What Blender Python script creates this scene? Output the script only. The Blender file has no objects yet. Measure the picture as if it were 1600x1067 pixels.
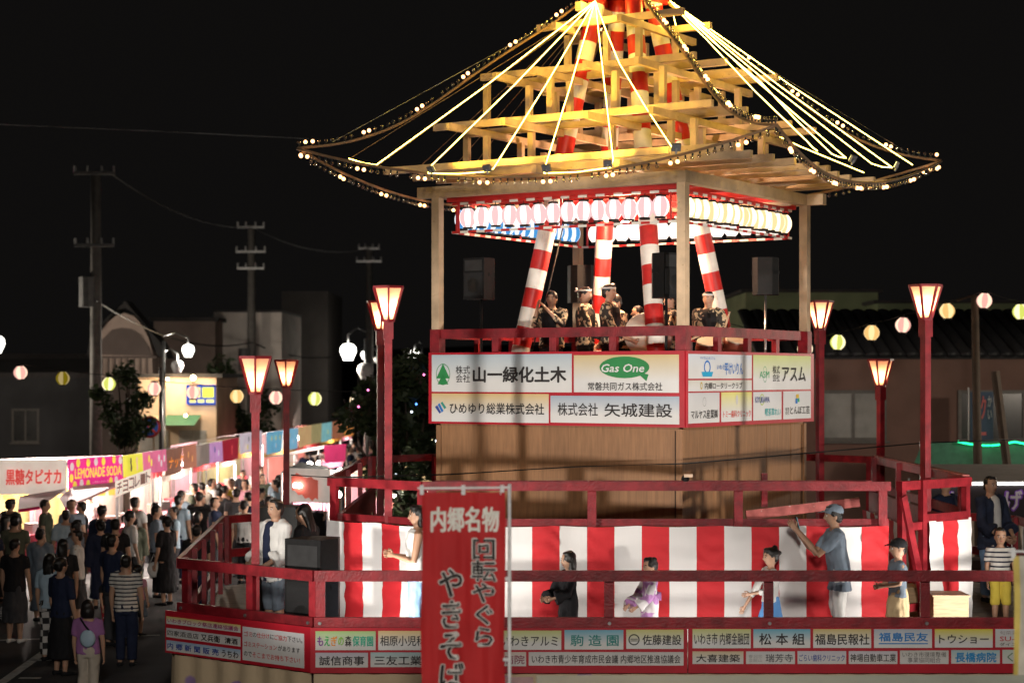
import bpy, math, random
from mathutils import Vector, Matrix, noise
random.seed(7)
R = math.radians
SC = bpy.context.scene
COL = SC.collection

# ------------------------------------------------------------------ camera
FPX, HOR, CAMZ = 2890.0, 588.0, 4.1           # focal length (px of a 1600 px frame), horizon row, eye height
cd = bpy.data.cameras.new('camera'); cam = bpy.data.objects.new('camera', cd); COL.objects.link(cam)
cam.location = (0, 0, CAMZ); cam.rotation_euler = (R(90), 0, 0)
cd.sensor_width = 36; cd.lens = 36 * FPX / 1600
cd.shift_y = (HOR - 533.5) / 1600
cd.clip_start = .1; cd.clip_end = 2000
cd.dof.use_dof = True; cd.dof.focus_distance = 22.5; cd.dof.aperture_fstop = 1.5
SC.camera = cam
# ------------------------------------------------------------------ night sky
w = bpy.data.worlds.new('World'); SC.world = w; w.use_nodes = True
bg = w.node_tree.nodes['Background']
bg.inputs[0].default_value = (.0046, .0042, .0040, 1); bg.inputs[1].default_value = 1
# ------------------------------------------------------------------ exposure and sampling
vs = SC.view_settings
vs.view_transform = 'Standard'; vs.look = 'None'; vs.exposure = 0; vs.gamma = 1; vs.use_curve_mapping = False
cy = SC.cycles
cy.max_bounces = 5; cy.diffuse_bounces = 3; cy.glossy_bounces = 2; cy.transmission_bounces = 4; cy.transparent_max_bounces = 8
cy.sample_clamp_indirect = 3; cy.caustics_reflective = False; cy.caustics_refractive = False
cy.use_denoising = True
try: cy.use_light_tree = True
except Exception: pass

# ------------------------------------------------------------------ helpers
def P(x, y, Y):
    return Vector(((x - 800) / FPX * Y, Y, CAMZ - (y - HOR) / FPX * Y))
def V(*a): return Vector(a)

def link(o, parent=None):
    COL.objects.link(o)
    if parent is not None: o.parent = parent
    return o
def wloc(o):
    v = Vector((0, 0, 0))
    while o is not None:
        v = v + o.location; o = o.parent
    return v
def tag(o, label=None, cat=None, group=None, kind=None):
    if label: o['label'] = label
    if cat: o['category'] = cat
    if group: o['group'] = group
    if kind: o['kind'] = kind
    return o
def thing(name, label, cat, loc=(0, 0, 0), group=None, rz=0):
    o = bpy.data.objects.new(name, None); o.empty_display_size = .1
    o.location = loc; o.rotation_euler.z = rz
    link(o); return tag(o, label, cat, group)
def copy_tree(o, parent=None):
    c = o.copy(); COL.objects.link(c); c.parent = parent
    for ch in list(o.children): copy_tree(ch, c)
    return c

class MB:
    """collects faces; build() links them as one mesh object"""
    def __init__(s): s.v = []; s.f = []; s.m = []
    def add(s, vs, fs, mi=0):
        b = len(s.v); s.v += [Vector(q) for q in vs]
        s.f += [tuple(b + i for i in f) for f in fs]; s.m += [mi] * len(fs)
        return s
    def merge(s, o, M=None):
        b = len(s.v); s.v += [(M @ q if M else q.copy()) for q in o.v]
        s.f += [tuple(b + i for i in f) for f in o.f]; s.m += o.m; return s
    def box(s, c, d, mi=0, rz=0, M=None):
        c = Vector(c); x, y, z = d[0] / 2, d[1] / 2, d[2] / 2
        q = [Vector((a, b, e)) for e in (-z, z) for a, b in ((-x, -y), (x, -y), (x, y), (-x, y))]
        r = M if M else Matrix.Rotation(rz, 3, 'Z')
        return s.add([c + r @ k for k in q], [(3, 2, 1, 0), (4, 5, 6, 7), (0, 1, 5, 4), (1, 2, 6, 5), (2, 3, 7, 6), (3, 0, 4, 7)], mi)
    def beam(s, p, q, wd, ht, mi=0, up=(0, 0, 1)):
        p, q = Vector(p), Vector(q); d = (q - p).normalized(); u = Vector(up)
        if abs(d.dot(u)) > .99: u = Vector((1, 0, 0))
        a = d.cross(u).normalized() * wd / 2; b = a.normalized().cross(d) * ht / 2
        vs = [e + i * a + j * b for e in (p, q) for i, j in ((-1, -1), (1, -1), (1, 1), (-1, 1))]
        return s.add(vs, [(3, 2, 1, 0), (4, 5, 6, 7), (0, 1, 5, 4), (1, 2, 6, 5), (2, 3, 7, 6), (3, 0, 4, 7)], mi)
    def tube(s, pts, rad, seg=8, mi=0, ref=(1, 0, 0), cap=True, mfun=None):
        """rad: number or (a,b) per point; a along ref, b across"""
        pts = [Vector(q) for q in pts]; n = len(pts)
        if not isinstance(rad, (list,)): rad = [rad] * n
        base = len(s.v)
        for i, q in enumerate(pts):
            d = (pts[min(i + 1, n - 1)] - pts[max(i - 1, 0)])
            d = d.normalized() if d.length > 1e-9 else Vector((0, 0, 1))
            u = Vector(ref); u = u - d * u.dot(d)
            if u.length < .05: u = Vector((0, 1, .3)); u = u - d * u.dot(d)
            u.normalize(); w_ = d.cross(u)
            a, b = rad[i] if isinstance(rad[i], (tuple, list)) else (rad[i], rad[i])
            for k in range(seg):
                t = 2 * math.pi * k / seg
                s.v.append(q + u * a * math.cos(t) + w_ * b * math.sin(t))
        for i in range(n - 1):
            for k in range(seg):
                k2 = (k + 1) % seg
                s.f.append((base + i * seg + k, base + i * seg + k2, base + (i + 1) * seg + k2, base + (i + 1) * seg + k))
                s.m.append(mfun(i, k) if mfun else mi)
        if cap:
            s.f.append(tuple(base + k for k in reversed(range(seg)))); s.m.append(mfun(0, 0) if mfun else mi)
            s.f.append(tuple(base + (n - 1) * seg + k for k in range(seg))); s.m.append(mfun(n - 2, 0) if mfun else mi)
        return s
    def ball(s, c, r, seg=10, rings=6, mi=0, M=None):
        c = Vector(c); rx, ry, rz = (r, r, r) if not isinstance(r, (tuple, list)) else r
        vs = [Vector((0, 0, -rz))]; fs = []
        for i in range(1, rings):
            t = math.pi * i / rings
            for k in range(seg):
                a = 2 * math.pi * k / seg
                vs.append(Vector((rx * math.sin(t) * math.cos(a), ry * math.sin(t) * math.sin(a), -rz * math.cos(t))))
        vs.append(Vector((0, 0, rz))); L = len(vs) - 1
        for k in range(seg):
            k2 = (k + 1) % seg
            fs.append((0, 1 + k2, 1 + k)); fs.append((L, L - seg + k, L - seg + k2))
            for i in range(rings - 2):
                fs.append((1 + i * seg + k, 1 + i * seg + k2, 1 + (i + 1) * seg + k2, 1 + (i + 1) * seg + k))
        if M: vs = [M @ q for q in vs]
        return s.add([c + q for q in vs], fs, mi)
    def poly(s, pts, mi=0): return s.add(pts, [tuple(range(len(pts)))], mi)
    def mesh(s, name, mats, off=None, smooth=False):
        me = bpy.data.meshes.new(name)
        o = off or Vector((0, 0, 0))
        me.from_pydata([tuple(q - o) for q in s.v], [], s.f)
        for m_ in (mats if isinstance(mats, (list, tuple)) else [mats]): me.materials.append(m_)
        me.polygons.foreach_set('material_index', s.m)
        if smooth: me.polygons.foreach_set('use_smooth', [True] * len(s.f))
        me.update(); return me
    def build(s, name, mats, parent=None, smooth=False, loc=None):
        """vertices are world positions; a child keeps them relative to its parents"""
        off = wloc(parent) if parent is not None else Vector(loc or (0, 0, 0))
        o = bpy.data.objects.new(name, s.mesh(name, mats, off, smooth))
        if parent is None and loc is not None: o.location = loc
        return link(o, parent)

# ------------------------------------------------------------------ materials
def _n(nt, t, **k):
    n = nt.nodes.new(t)
    for a, b in k.items(): setattr(n, a, b)
    return n
_mats = {}
def mat(name, col, rough=.6, var=.25, scale=6, bump=0, bscale=40, metal=0, stretch=None, rand=0, spec=.4, wear=None, transl=0):
    if name in _mats: return _mats[name]
    m = bpy.data.materials.new(name); m.use_nodes = True; nt = m.node_tree
    b = nt.nodes['Principled BSDF']
    b.inputs['Roughness'].default_value = rough; b.inputs['Metallic'].default_value = metal
    b.inputs['Specular IOR Level'].default_value = spec
    tc = _n(nt, 'ShaderNodeTexCoord'); mp = _n(nt, 'ShaderNodeMapping')
    nt.links.new(tc.outputs['Object'], mp.inputs[0])
    if stretch: mp.inputs['Scale'].default_value = stretch
    nz = _n(nt, 'ShaderNodeTexNoise'); nz.inputs['Scale'].default_value = scale; nz.inputs['Detail'].default_value = 6
    nt.links.new(mp.outputs[0], nz.inputs[0])
    rp = _n(nt, 'ShaderNodeValToRGB')
    rp.color_ramp.elements[0].position = .3; rp.color_ramp.elements[1].position = .7
    lo = [c * (1 - var) for c in col]; hi = [min(1, c * (1 + var * .6)) for c in col]
    rp.color_ramp.elements[0].color = (*lo, 1); rp.color_ramp.elements[1].color = (*hi, 1)
    nt.links.new(nz.outputs[0], rp.inputs[0]); out = rp.outputs[0]
    if rand:
        oi = _n(nt, 'ShaderNodeObjectInfo'); hs = _n(nt, 'ShaderNodeHueSaturation')
        mr = _n(nt, 'ShaderNodeMapRange'); mr.inputs[3].default_value = 1 - rand; mr.inputs[4].default_value = 1 + rand * .5
        nt.links.new(oi.outputs['Random'], mr.inputs[0]); nt.links.new(mr.outputs[0], hs.inputs['Value'])
        nt.links.new(out, hs.inputs['Color']); out = hs.outputs[0]
    if wear:
        n2 = _n(nt, 'ShaderNodeTexNoise'); n2.inputs['Scale'].default_value = 14; n2.inputs['Detail'].default_value = 8; n2.inputs['Roughness'].default_value = .7
        nt.links.new(tc.outputs['Object'], n2.inputs[0])
        r2 = _n(nt, 'ShaderNodeValToRGB'); r2.color_ramp.elements[0].position = .62; r2.color_ramp.elements[1].position = .7
        nt.links.new(n2.outputs[0], r2.inputs[0])
        mx = _n(nt, 'ShaderNodeMixRGB'); mx.inputs[2].default_value = (*wear, 1)
        nt.links.new(r2.outputs[0], mx.inputs[0]); nt.links.new(out, mx.inputs[1]); out = mx.outputs[0]
    nt.links.new(out, b.inputs['Base Color'])
    if bump:
        n3 = _n(nt, 'ShaderNodeTexNoise'); n3.inputs['Scale'].default_value = bscale; n3.inputs['Detail'].default_value = 4
        nt.links.new(mp.outputs[0], n3.inputs[0])
        bp = _n(nt, 'ShaderNodeBump'); bp.inputs['Strength'].default_value = bump; bp.inputs['Distance'].default_value = .02
        nt.links.new(n3.outputs[0], bp.inputs['Height']); nt.links.new(bp.outputs[0], b.inputs['Normal'])
    if transl:
        tr = _n(nt, 'ShaderNodeBsdfTranslucent'); nt.links.new(out, tr.inputs[0])
        ms = _n(nt, 'ShaderNodeMixShader'); ms.inputs[0].default_value = transl
        nt.links.new(b.outputs[0], ms.inputs[1]); nt.links.new(tr.outputs[0], ms.inputs[2])
        nt.links.new(ms.outputs[0], nt.nodes['Material Output'].inputs[0])
    _mats[name] = m; return m
def glow(name, col, st):
    if name in _mats: return _mats[name]
    m = bpy.data.materials.new(name); m.use_nodes = True; nt = m.node_tree
    nt.nodes.remove(nt.nodes['Principled BSDF'])
    e = _n(nt, 'ShaderNodeEmission'); e.inputs[0].default_value = (*col, 1); e.inputs[1].default_value = st
    nt.links.new(e.outputs[0], nt.nodes['Material Output'].inputs[0])
    _mats[name] = m; return m
def glass(name, tint=(1, 1, 1), amt=.75):
    if name in _mats: return _mats[name]
    m = bpy.data.materials.new(name); m.use_nodes = True; nt = m.node_tree
    nt.nodes.remove(nt.nodes['Principled BSDF'])
    t = _n(nt, 'ShaderNodeBsdfTransparent'); t.inputs[0].default_value = (*tint, 1)
    g = _n(nt, 'ShaderNodeBsdfGlossy'); g.inputs['Roughness'].default_value = .05; g.inputs[0].default_value = (.9, .9, .9, 1)
    lw = _n(nt, 'ShaderNodeLayerWeight'); lw.inputs[0].default_value = .45
    mr = _n(nt, 'ShaderNodeMapRange'); mr.inputs[3].default_value = 1 - amt; mr.inputs[4].default_value = .95
    nt.links.new(lw.outputs['Facing'], mr.inputs[0])
    ms = _n(nt, 'ShaderNodeMixShader'); nt.links.new(mr.outputs[0], ms.inputs[0])
    nt.links.new(t.outputs[0], ms.inputs[1]); nt.links.new(g.outputs[0], ms.inputs[2])
    nt.links.new(ms.outputs[0], nt.nodes['Material Output'].inputs[0])
    _mats[name] = m; return m
def grad(top, bot):
    """printed panel film: colour at the top edge fading to the sheet's own tone"""
    key = 'film_%.2f_%.2f_%.2f_%.2f' % (top[0], top[1], top[2], bot[2])
    if key in _mats: return _mats[key]
    m = bpy.data.materials.new('printed_film'); m.use_nodes = True; nt = m.node_tree
    b = nt.nodes['Principled BSDF']; b.inputs['Roughness'].default_value = .45; b.inputs['Specular IOR Level'].default_value = .25
    tc = _n(nt, 'ShaderNodeTexCoord'); sp = _n(nt, 'ShaderNodeSeparateXYZ'); nt.links.new(tc.outputs['Generated'], sp.inputs[0])
    rp = _n(nt, 'ShaderNodeValToRGB'); rp.color_ramp.elements[0].position = .3; rp.color_ramp.elements[1].position = 1
    rp.color_ramp.elements[0].color = (*bot, 1); rp.color_ramp.elements[1].color = (*top, 1)
    nt.links.new(sp.outputs[2], rp.inputs[0])
    nz = _n(nt, 'ShaderNodeTexNoise'); nz.inputs['Scale'].default_value = 3; nz.inputs['Detail'].default_value = 5
    nt.links.new(tc.outputs['Object'], nz.inputs[0])
    mr = _n(nt, 'ShaderNodeMapRange'); mr.inputs[3].default_value = .86; mr.inputs[4].default_value = 1.06
    nt.links.new(nz.outputs[0], mr.inputs[0])
    hs = _n(nt, 'ShaderNodeHueSaturation'); nt.links.new(mr.outputs[0], hs.inputs['Value']); nt.links.new(rp.outputs[0], hs.inputs['Color'])
    nt.links.new(hs.outputs[0], b.inputs['Base Color'])
    _mats[key] = m; return m
def flat(col, rough=.6):
    return mat('print_%.3f_%.3f_%.3f' % tuple(col), col, rough, var=.08)

RED = mat('red_paint', (.24, .012, .019), .45, var=.42, scale=7, bump=.3, bscale=45, rand=.22, wear=(.17, .018, .02))
REDB = mat('red_sign_frame', (.42, .012, .025), .4, var=.15, scale=3)
WOOD = mat('pale_timber', (.60, .43, .28), .65, var=.28, scale=3, bump=.25, bscale=25, stretch=(1.2, 1.2, 1.2), rand=.25, wear=(.36, .22, .11))
BOARD = mat('cedar_board', (.29, .145, .066), .55, var=.22, scale=4, bump=.12, bscale=18, stretch=(9, 9, .8), rand=.13)
DARKJ = mat('dark_batten', (.05, .03, .02), .8)
PWHITE = mat('pole_white_paint', (.74, .70, .64), .45, var=.12, scale=8, wear=(.5, .42, .33))
PRED = mat('pole_red_paint', (.50, .022, .02), .4, var=.2, scale=6, wear=(.36, .03, .03))
BLACK = mat('black_plastic', (.008, .008, .0085), .55, var=.3, scale=20, bump=.1, bscale=200, spec=.2)
STEEL = mat('grey_steel', (.42, .42, .42), .35, metal=.9, var=.15)
CABLE = mat('black_cable', (.012, .012, .012), .6)
CWHITE = mat('white_cloth', (.76, .74, .73), .8, var=.06, scale=2, bump=.5, bscale=5, transl=.12, stretch=(1, 1, .5))
CRED = mat('red_cloth', (.56, .02, .028), .75, var=.16, scale=2, bump=.6, bscale=7, transl=.1)
def backlit(col, st=.75):
    """thin printed sheet with stall lamp light put in as its own glow"""
    k = 'backlit_%.2f_%.2f_%.2f' % tuple(col)
    if k in _mats: return _mats[k]
    m = mat(k, col, .7, var=.16, scale=3, bump=.15, bscale=9); b = m.node_tree.nodes['Principled BSDF']
    src = b.inputs['Base Color'].links[0].from_socket
    m.node_tree.links.new(src, b.inputs['Emission Color']); b.inputs['Emission Strength'].default_value = st
    return m
INK = flat((.02, .017, .016))
WHT = (.70, .69, .68)

# ------------------------------------------------------------------ jobs evaluated in one go
JOBS = []
def flush():
    global JOBS
    if not JOBS: return
    tmp = bpy.data.collections.new('tmp'); COL.children.link(tmp)
    for j in JOBS: tmp.objects.link(j[0])
    dg = bpy.context.evaluated_depsgraph_get(); dg.update()
    got = [bpy.data.meshes.new_from_object(j[0].evaluated_get(dg)) for j in JOBS]
    jobs = JOBS; JOBS = []
    for j in jobs: bpy.data.objects.remove(j[0])
    COL.children.unlink(tmp); bpy.data.collections.remove(tmp)
    for j, me in zip(jobs, got): j[1](me)

class Face:
    """a plane in the place: origin, horizontal direction, up; pixel rays can be dropped on it"""
    def __init__(s, p0, p1, push=0):
        s.o = Vector((p0[0], p0[1], 0)); s.u = (Vector((p1[0], p1[1], 0)) - s.o).normalized()
        s.n = s.u.cross(Vector((0, 0, 1))); s.o = s.o + s.n * push
    def pix(s, x, y):
        d = Vector(((x - 800) / FPX, 1, -(y - HOR) / FPX)); c = Vector((0, 0, CAMZ))
        t = (s.o - c).dot(s.n) / d.dot(s.n); q = c + d * t
        return (q - s.o).dot(s.u), q.z
    def at(s, u, v, push=0): return s.o + s.u * u + Vector((0, 0, v)) + s.n * push

def text(body, face, u0, v0, u1, v1, material, parent, weight=.02, push=.004, name='lettering', vertical=False, shear=0, warp=None):
    c = bpy.data.curves.new('t', 'FONT'); c.body = '\n'.join(body) if vertical else body
    c.resolution_u = 2; c.align_x = 'CENTER'; c.space_line = .98 if vertical else .95; c.shear = shear
    o = bpy.data.objects.new('t', c)
    def done(me):
        if not len(me.vertices): return
        xs = [v.co.x for v in me.vertices]; ys = [v.co.y for v in me.vertices]
        x0, x1, y0, y1 = min(xs), max(xs), min(ys), max(ys); off = wloc(parent)
        nl = body.count('\n') + 1 if not vertical else len(body)
        em = (v1 - v0) / nl; W_ = weight * em * .75
        flat2 = [((v.co.x - x0) / max(1e-6, x1 - x0), (v.co.y - y0) / max(1e-6, y1 - y0)) for v in me.vertices]
        polys = [tuple(p.vertices) for p in me.polygons]
        offs = [(0, 0)]
        if weight >= .008: offs += [(W_, 0), (-W_, 0), (0, W_), (0, -W_)]
        if weight >= .03: offs += [(W_ * .7, W_ * .7), (-W_ * .7, W_ * .7), (W_ * .7, -W_ * .7), (-W_ * .7, -W_ * .7)]
        mb_ = MB(); u_0, u_1, v_0, v_1 = u0 + W_, u1 - W_, v0 + W_, v1 - W_
        for k, (du, dv) in enumerate(offs):
            co = [(u_0 + (u_1 - u_0) * fx + du, v_0 + (v_1 - v_0) * fy + dv) for fx, fy in flat2]
            mb_.add([face.at(cu, cv, push + k * .00025 + (warp(cu, cv) if warp else 0)) for cu, cv in co], polys)
        bpy.data.meshes.remove(me)
        mb_.build(name, material, parent)
    JOBS.append((o, done))
# ================================================================== GROUND
ASPH = mat('asphalt', (.045, .044, .046), .75, var=.35, scale=1.5, bump=.35, bscale=60)
g = MB(); g.poly([(-400, -40, 0), (400, -40, 0), (400, 900, 0), (-400, 900, 0)])
tag(g.build('ground', ASPH), kind='structure')
LINE = mat('road_paint', (.55, .55, .53), .7, var=.35, scale=9, wear=(.12, .12, .12))
def roadline(p, q, wd, nm='road_marking'):
    p, q = Vector((*p, .004)), Vector((*q, .004)); s = (q - p).normalized().cross(Vector((0, 0, 1))) * wd / 2
    m = MB(); m.poly([p + s, p - s, q - s, q + s][::-1]); tag(m.build(nm, LINE), kind='structure')
def gp(x, y):
    Y = CAMZ * FPX / (y - HOR); return ((x - 800) / FPX * Y, Y)
roadline(gp(-10, 1075), gp(95, 1000), .14)
for a, b in (((30, 1059), (64, 1059)), ((48, 1031), (95, 1031)), ((0, 1000), (250, 992)), ((150, 905), (250, 902))):
    roadline(gp(*a), gp(*b), .1)

# ================================================================== LOWER STAGE
FL = 1.02                                     # stage floor
low = [(-2.11, 19.75), (5.70, 19.75), (7.20, 21.0), (7.5, 27.5), (5.9, 29.2), (-2.7, 29.2), (-4.29, 27.5), (-3.80, 21.1)]
stage = thing('lower_stage', 'wide red railed dance stage with tiled floor round the foot of the tower', 'stage', (1.6, 24, 0))
base = MB(); n = len(low)
base.add([(x, y, FL - .05) for x, y in low] + [(x, y, FL - .22) for x, y in low],
         [tuple(range(n)), tuple(reversed(range(n, 2 * n)))] + [(i, i + n, (i + 1) % n + n, (i + 1) % n) for i in range(n)])
base.build('floor_frame', DARKJ, stage)
TILE = mat('stage_board', (.30, .25, .20), .55, var=.35, scale=4, bump=.2, bscale=30, rand=.3)
def inside(x, y, poly):
    r = False; j = len(poly) - 1
    for i in range(len(poly)):
        a, b = poly[i], poly[j]
        if (a[1] > y) != (b[1] > y) and x < (b[0] - a[0]) * (y - a[1]) / (b[1] - a[1]) + a[0]: r = not r
        j = i
    return r
tile = MB().box((0, 0, 0), (.592, .892, .045)).mesh('floor_board', TILE)
for i in range(-8, 12):
    for j in range(0, 12):
        x, y = -.0 + i * .6 + .3, 19.8 + j * .9 + .45 - .02
        if all(inside(x + a, y + b, low) for a in (-.3, .3) for b in (-.45, .45)):
            o = bpy.data.objects.new('floor_board', tile); o.location = V(x, y, FL - .0235) - wloc(stage); link(o, stage)
top = MB(); top.poly([(x, y, FL - .035) for x, y in low]); top.build('edge_board', TILE, stage)

BOLT = MB().tube([(0, 0, 0), (0, -.012, 0)], [.022, .018], 8).mesh('bolt', STEEL)
def railing(parent, a, b, z0, z1, posts, rw=.115, pw=.10, low_rail=None, rail_t=.06, bolts=True, matl=None, lset=0, lrw=None):
    """rails between two plan points; posts at fractions"""
    a, b = Vector((*a, 0)), Vector((*b, 0)); d = (b - a).normalized(); nrm = d.cross(Vector((0, 0, 1)))
    matl = matl or RED
    MB().beam(a + V(0, 0, z1 - rw / 2), b + V(0, 0, z1 - rw / 2), rail_t, rw).build('rail', matl, parent)
    if low_rail:
        MB().beam(a + V(0, 0, low_rail) - nrm * lset, b + V(0, 0, low_rail) - nrm * lset, rail_t, lrw or rw * 1.05).build('rail', matl, parent)
    for t in posts:
        p = a.lerp(b, t) - nrm * (rail_t / 2 + .031)
        m = MB(); ang = math.atan2(d.y, d.x)
        m.box(p + V(0, 0, (z0 + z1) / 2 - .004), (pw, .06, z1 - z0 - .008), rz=ang); po = m.build('post', matl, parent)
        if bolts and low_rail and not lset:
            o = bpy.data.objects.new('bolt', BOLT); o.location = a.lerp(b, t) + nrm * (rail_t / 2) + V(0, 0, low_rail) - wloc(parent)
            o.rotation_euler.z = ang; link(o, parent)
c0, c1, c2, c3, c4, c5, c6, c7 = low
L0, L1 = 1.47, 2.03
def fr(x): return ((x - 800) / FPX * 19.75 - c0[0]) / (c1[0] - c0[0])
railing(stage, c0, c1, FL, L1, [fr(q) for q in (500, 702, 952, 1202, 1447)] + [.997], low_rail=L0)
railing(stage, c7, c0, FL, L1, [.03, .52, .97], low_rail=L0)
railing(stage, c6, c7, FL, L1, [.02, .2, .4, .6, .8, .97], low_rail=L0 - .15)
railing(stage, (-3.2, 28.6), c6, FL, L1, [.05, .98], low_rail=L0)
railing(stage, c1, c2, FL, L1, [.05, .5, .97], low_rail=L0)
railing(stage, c2, c3, FL, L1, [.02, .25, .5, .75, .97], low_rail=L0)
railing(stage, c3, c4, FL, L1, [.05, .95], low_rail=L0)
# hanging cloth round the foot of the stage
SKIRT = mat('printed_skirt_cloth', (.50, .38, .24), .8, var=.2, scale=1.2, bump=.3, bscale=8)
nt = SKIRT.node_tree
vo = _n(nt, 'ShaderNodeTexVoronoi'); vo.inputs['Scale'].default_value = 1.6
tc = [x for x in nt.nodes if x.type == 'TEX_COORD'][0]; nt.links.new(tc.outputs['Object'], vo.inputs[0])
rpv = _n(nt, 'ShaderNodeValToRGB'); rpv.color_ramp.elements[0].position = .22; rpv.color_ramp.elements[0].color = (.28, .18, .36, 1)
rpv.color_ramp.elements[1].position = .24; rpv.color_ramp.elements[1].color = (.52, .40, .26, 1)
nt.links.new(vo.outputs['Distance'], rpv.inputs[0]); nt.links.new(rpv.outputs[0], nt.nodes['Principled BSDF'].inputs['Base Color'])
def skirt(a, b):
    a, b = Vector((*a, 0)), Vector((*b, 0)); L = (b - a).length; nrm = (b - a).normalized().cross(Vector((0, 0, 1)))
    m = MB(); N = int(L * 14); vs = []; fs = []
    for i in range(N + 1):
        t = i / N
        for z in (.02, .35, .70, .94):
            vs.append(a.lerp(b, t) + nrm * (.062 + .03 * math.sin(t * L * 7 + z) * (1 - z) + .02 * math.sin(t * L * 17)) + V(0, 0, z))
    for i in range(N):
        for k in range(3): fs.append((i * 4 + k, (i + 1) * 4 + k, (i + 1) * 4 + k + 1, i * 4 + k + 1))
    m.add(vs, fs); m.build('skirt_cloth', SKIRT, stage, True)
skirt(c7, c0); skirt(c0, c1); skirt(c1, c2); skirt(c6, c7)

# ================================================================== STRIPED ENCLOSURE (round the tower, open above)
mid = [(-1.03, 21.3), (4.42, 21.3), (5.50, 22.30), (5.50, 28.0), (4.5, 29.0), (-1.2, 29.0), (-2.2, 28.0), (-2.2, 22.26)]
ring = thing('railed_enclosure', 'red timber enclosure with low rails above the striped curtain', 'railing', (1.6, 25, FL))
M0, M1 = 2.44, 2.89
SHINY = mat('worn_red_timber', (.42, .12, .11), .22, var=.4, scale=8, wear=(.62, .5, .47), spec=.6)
def mf(x): return ((x - 800) / FPX * 21.3 - mid[0][0]) / (mid[1][0] - mid[0][0])
def mid_rail(a, b, posts, inner=True):
    railing(ring, a, b, FL + .02, M1, posts, rw=.105, pw=.10, low_rail=M0 - .03, rail_t=.055, lset=.13, lrw=.085)
mid_rail(mid[0], (4.36, 21.3), [.02, mf(928), mf(1160), .985])
mid_rail(mid[7], mid[0], [.02, .96])
mid_rail(mid[6], mid[7], [.02, .33, .66, .97]); railing(ring, mid[2], mid[3], FL + .02, M1, [.02, .33, .66, .97], rw=.105, pw=.10, low_rail=M0, rail_t=.055); MB().beam((5.50, 22.4, M1 + .012), (5.50, 27.9, M1 + .012), .085, .02).build('rail_cap', SHINY, ring)  # pale cap: worn rail top, with lamp light from above put into its colour
mid_rail(mid[5], mid[6], [.04, .96]); mid_rail(mid[4], mid[5], [.03, .25, .5, .75, .97]); mid_rail(mid[3], mid[4], [.04, .96])
# stair gate on the near right corner: posts, cross pieces and a slanted stringer
for x_, y_ in ((4.50, 21.36), (4.80, 21.62), (5.46, 22.26)):
    MB().box((x_, y_, (FL + M1) / 2), (.075, .075, M1 - FL), rz=R(40)).build('post', RED, ring)
for z_ in (1.42, 2.36): MB().beam((4.50, 21.36, z_), (4.80, 21.62, z_), .05, .09).build('rail', RED, ring)
MB().beam((4.46, 21.36, M1 - .055), (5.52, 22.3, M1 - .055), .06, .105).build('rail', RED, ring)
MB().beam((4.50, 21.30, 2.72), (4.86, 21.60, 1.25), .05, .10).build('stringer', RED, ring)
MB().beam((4.84, 21.66, M0), (5.46, 22.2, M0), .05, .10).build('rail', RED, ring)
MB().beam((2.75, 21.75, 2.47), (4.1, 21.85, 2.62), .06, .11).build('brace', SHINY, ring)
MB().beam((3.0, 22.0, 2.55), (3.0, 22.0, 2.95), .07, .07).build('brace', RED, ring)
MB().beam((-.9, 21.62, 2.84), (4.2, 21.62, 2.84), .06, .09).build('brace', RED, ring)
# boards behind the curtain that carry the cloth on the far sides
for a, b in ((mid[6], mid[7]), (mid[2], mid[3])):
    a, b = Vector((*a, 0)), Vector((*b, 0)); nn = (b - a).normalized().cross(V(0, 0, 1))
    MB().beam(a.lerp(b, .02) - nn * .11 + V(0, 0, 2.2), a.lerp(b, .98) - nn * .11 + V(0, 0, 2.2), .02, .36).build('board', RED, ring)
    for k in range(9):
        p = a.lerp(b, .1 + .1 * k) - nn * .125 + V(0, 0, 2.04); MB().box(p, (.02, .02, .09)).build('clothes_peg', WOOD, ring)

def curtain(name, label, segs, z0, z1, sw, start=0, sag=.0, push=.045):
    t = thing(name, label, 'curtain', (*segs[0][0], z0))
    k = start; 
    for a, b in segs:
        a, b = Vector((*a, 0)), Vector((*b, 0)); L = (b - a).length; nrm = (b - a).normalized().cross(Vector((0, 0, 1)))
        ns = max(1, round(L / sw)); seed = random.random() * 50
        for s in range(ns):
            m = MB(); vs = []; fs = []; NU, NV = 12, 34
            red = (k % 2 == 0)
            for i in range(NU + 1):
                t_ = (s + i / NU) / ns; u = t_ * L
                for j in range(NV + 1):
                    q = j / NV; z = z0 + (z1 - z0) * q
                    dep = .012 * math.sin(u * 9 + seed) + .02 * noise.noise(Vector((u * 2.2, z * 1.1, seed)))
                    # slack folds hanging from the pegged top edge
                    dep += .034 * noise.noise(Vector((u * 1.4 + z * 1.6, z * 7, seed + 9))) * (1 - abs(q - .5))
                    if red: f_ = 2 * (i / NU) - 1; dep += .016 * math.sin(z * 34 + f_ * f_ * 2.4 * (1 if k % 4 else -1) + f_ * 1.5 + 5 * noise.noise(Vector((u * .8, z * 1.3, seed + 3 * s)))) * max(0, noise.noise(Vector((u * .9, z * 1.7, seed + 20))) + .35)
                    if j == NV: z -= .016 * abs(math.sin(u * 3.3 + seed))
                    vs.append(a.lerp(b, t_) + nrm * (push + dep) + V(0, 0, z))
            for i in range(NU):
                for j in range(NV):
                    w_ = NV + 1; fs.append((i * w_ + j, (i + 1) * w_ + j, (i + 1) * w_ + j + 1, i * w_ + j + 1))
            m.add(vs, fs); m.build('stripe', CRED if red else CWHITE, t, True); k += 1
    return t
curtain('striped_curtain', 'red and white striped festival curtain stretched behind the dancers', [(mid[7], mid[0]), (mid[0], (4.33, 21.3))], FL + .03, 2.385, .322, 1)
curtain('striped_curtain', 'short red and white striped curtain beside the stair gate', [((4.86, 21.69), (5.50, 22.28))], FL + .03, 2.42, .30, 1)
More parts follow.
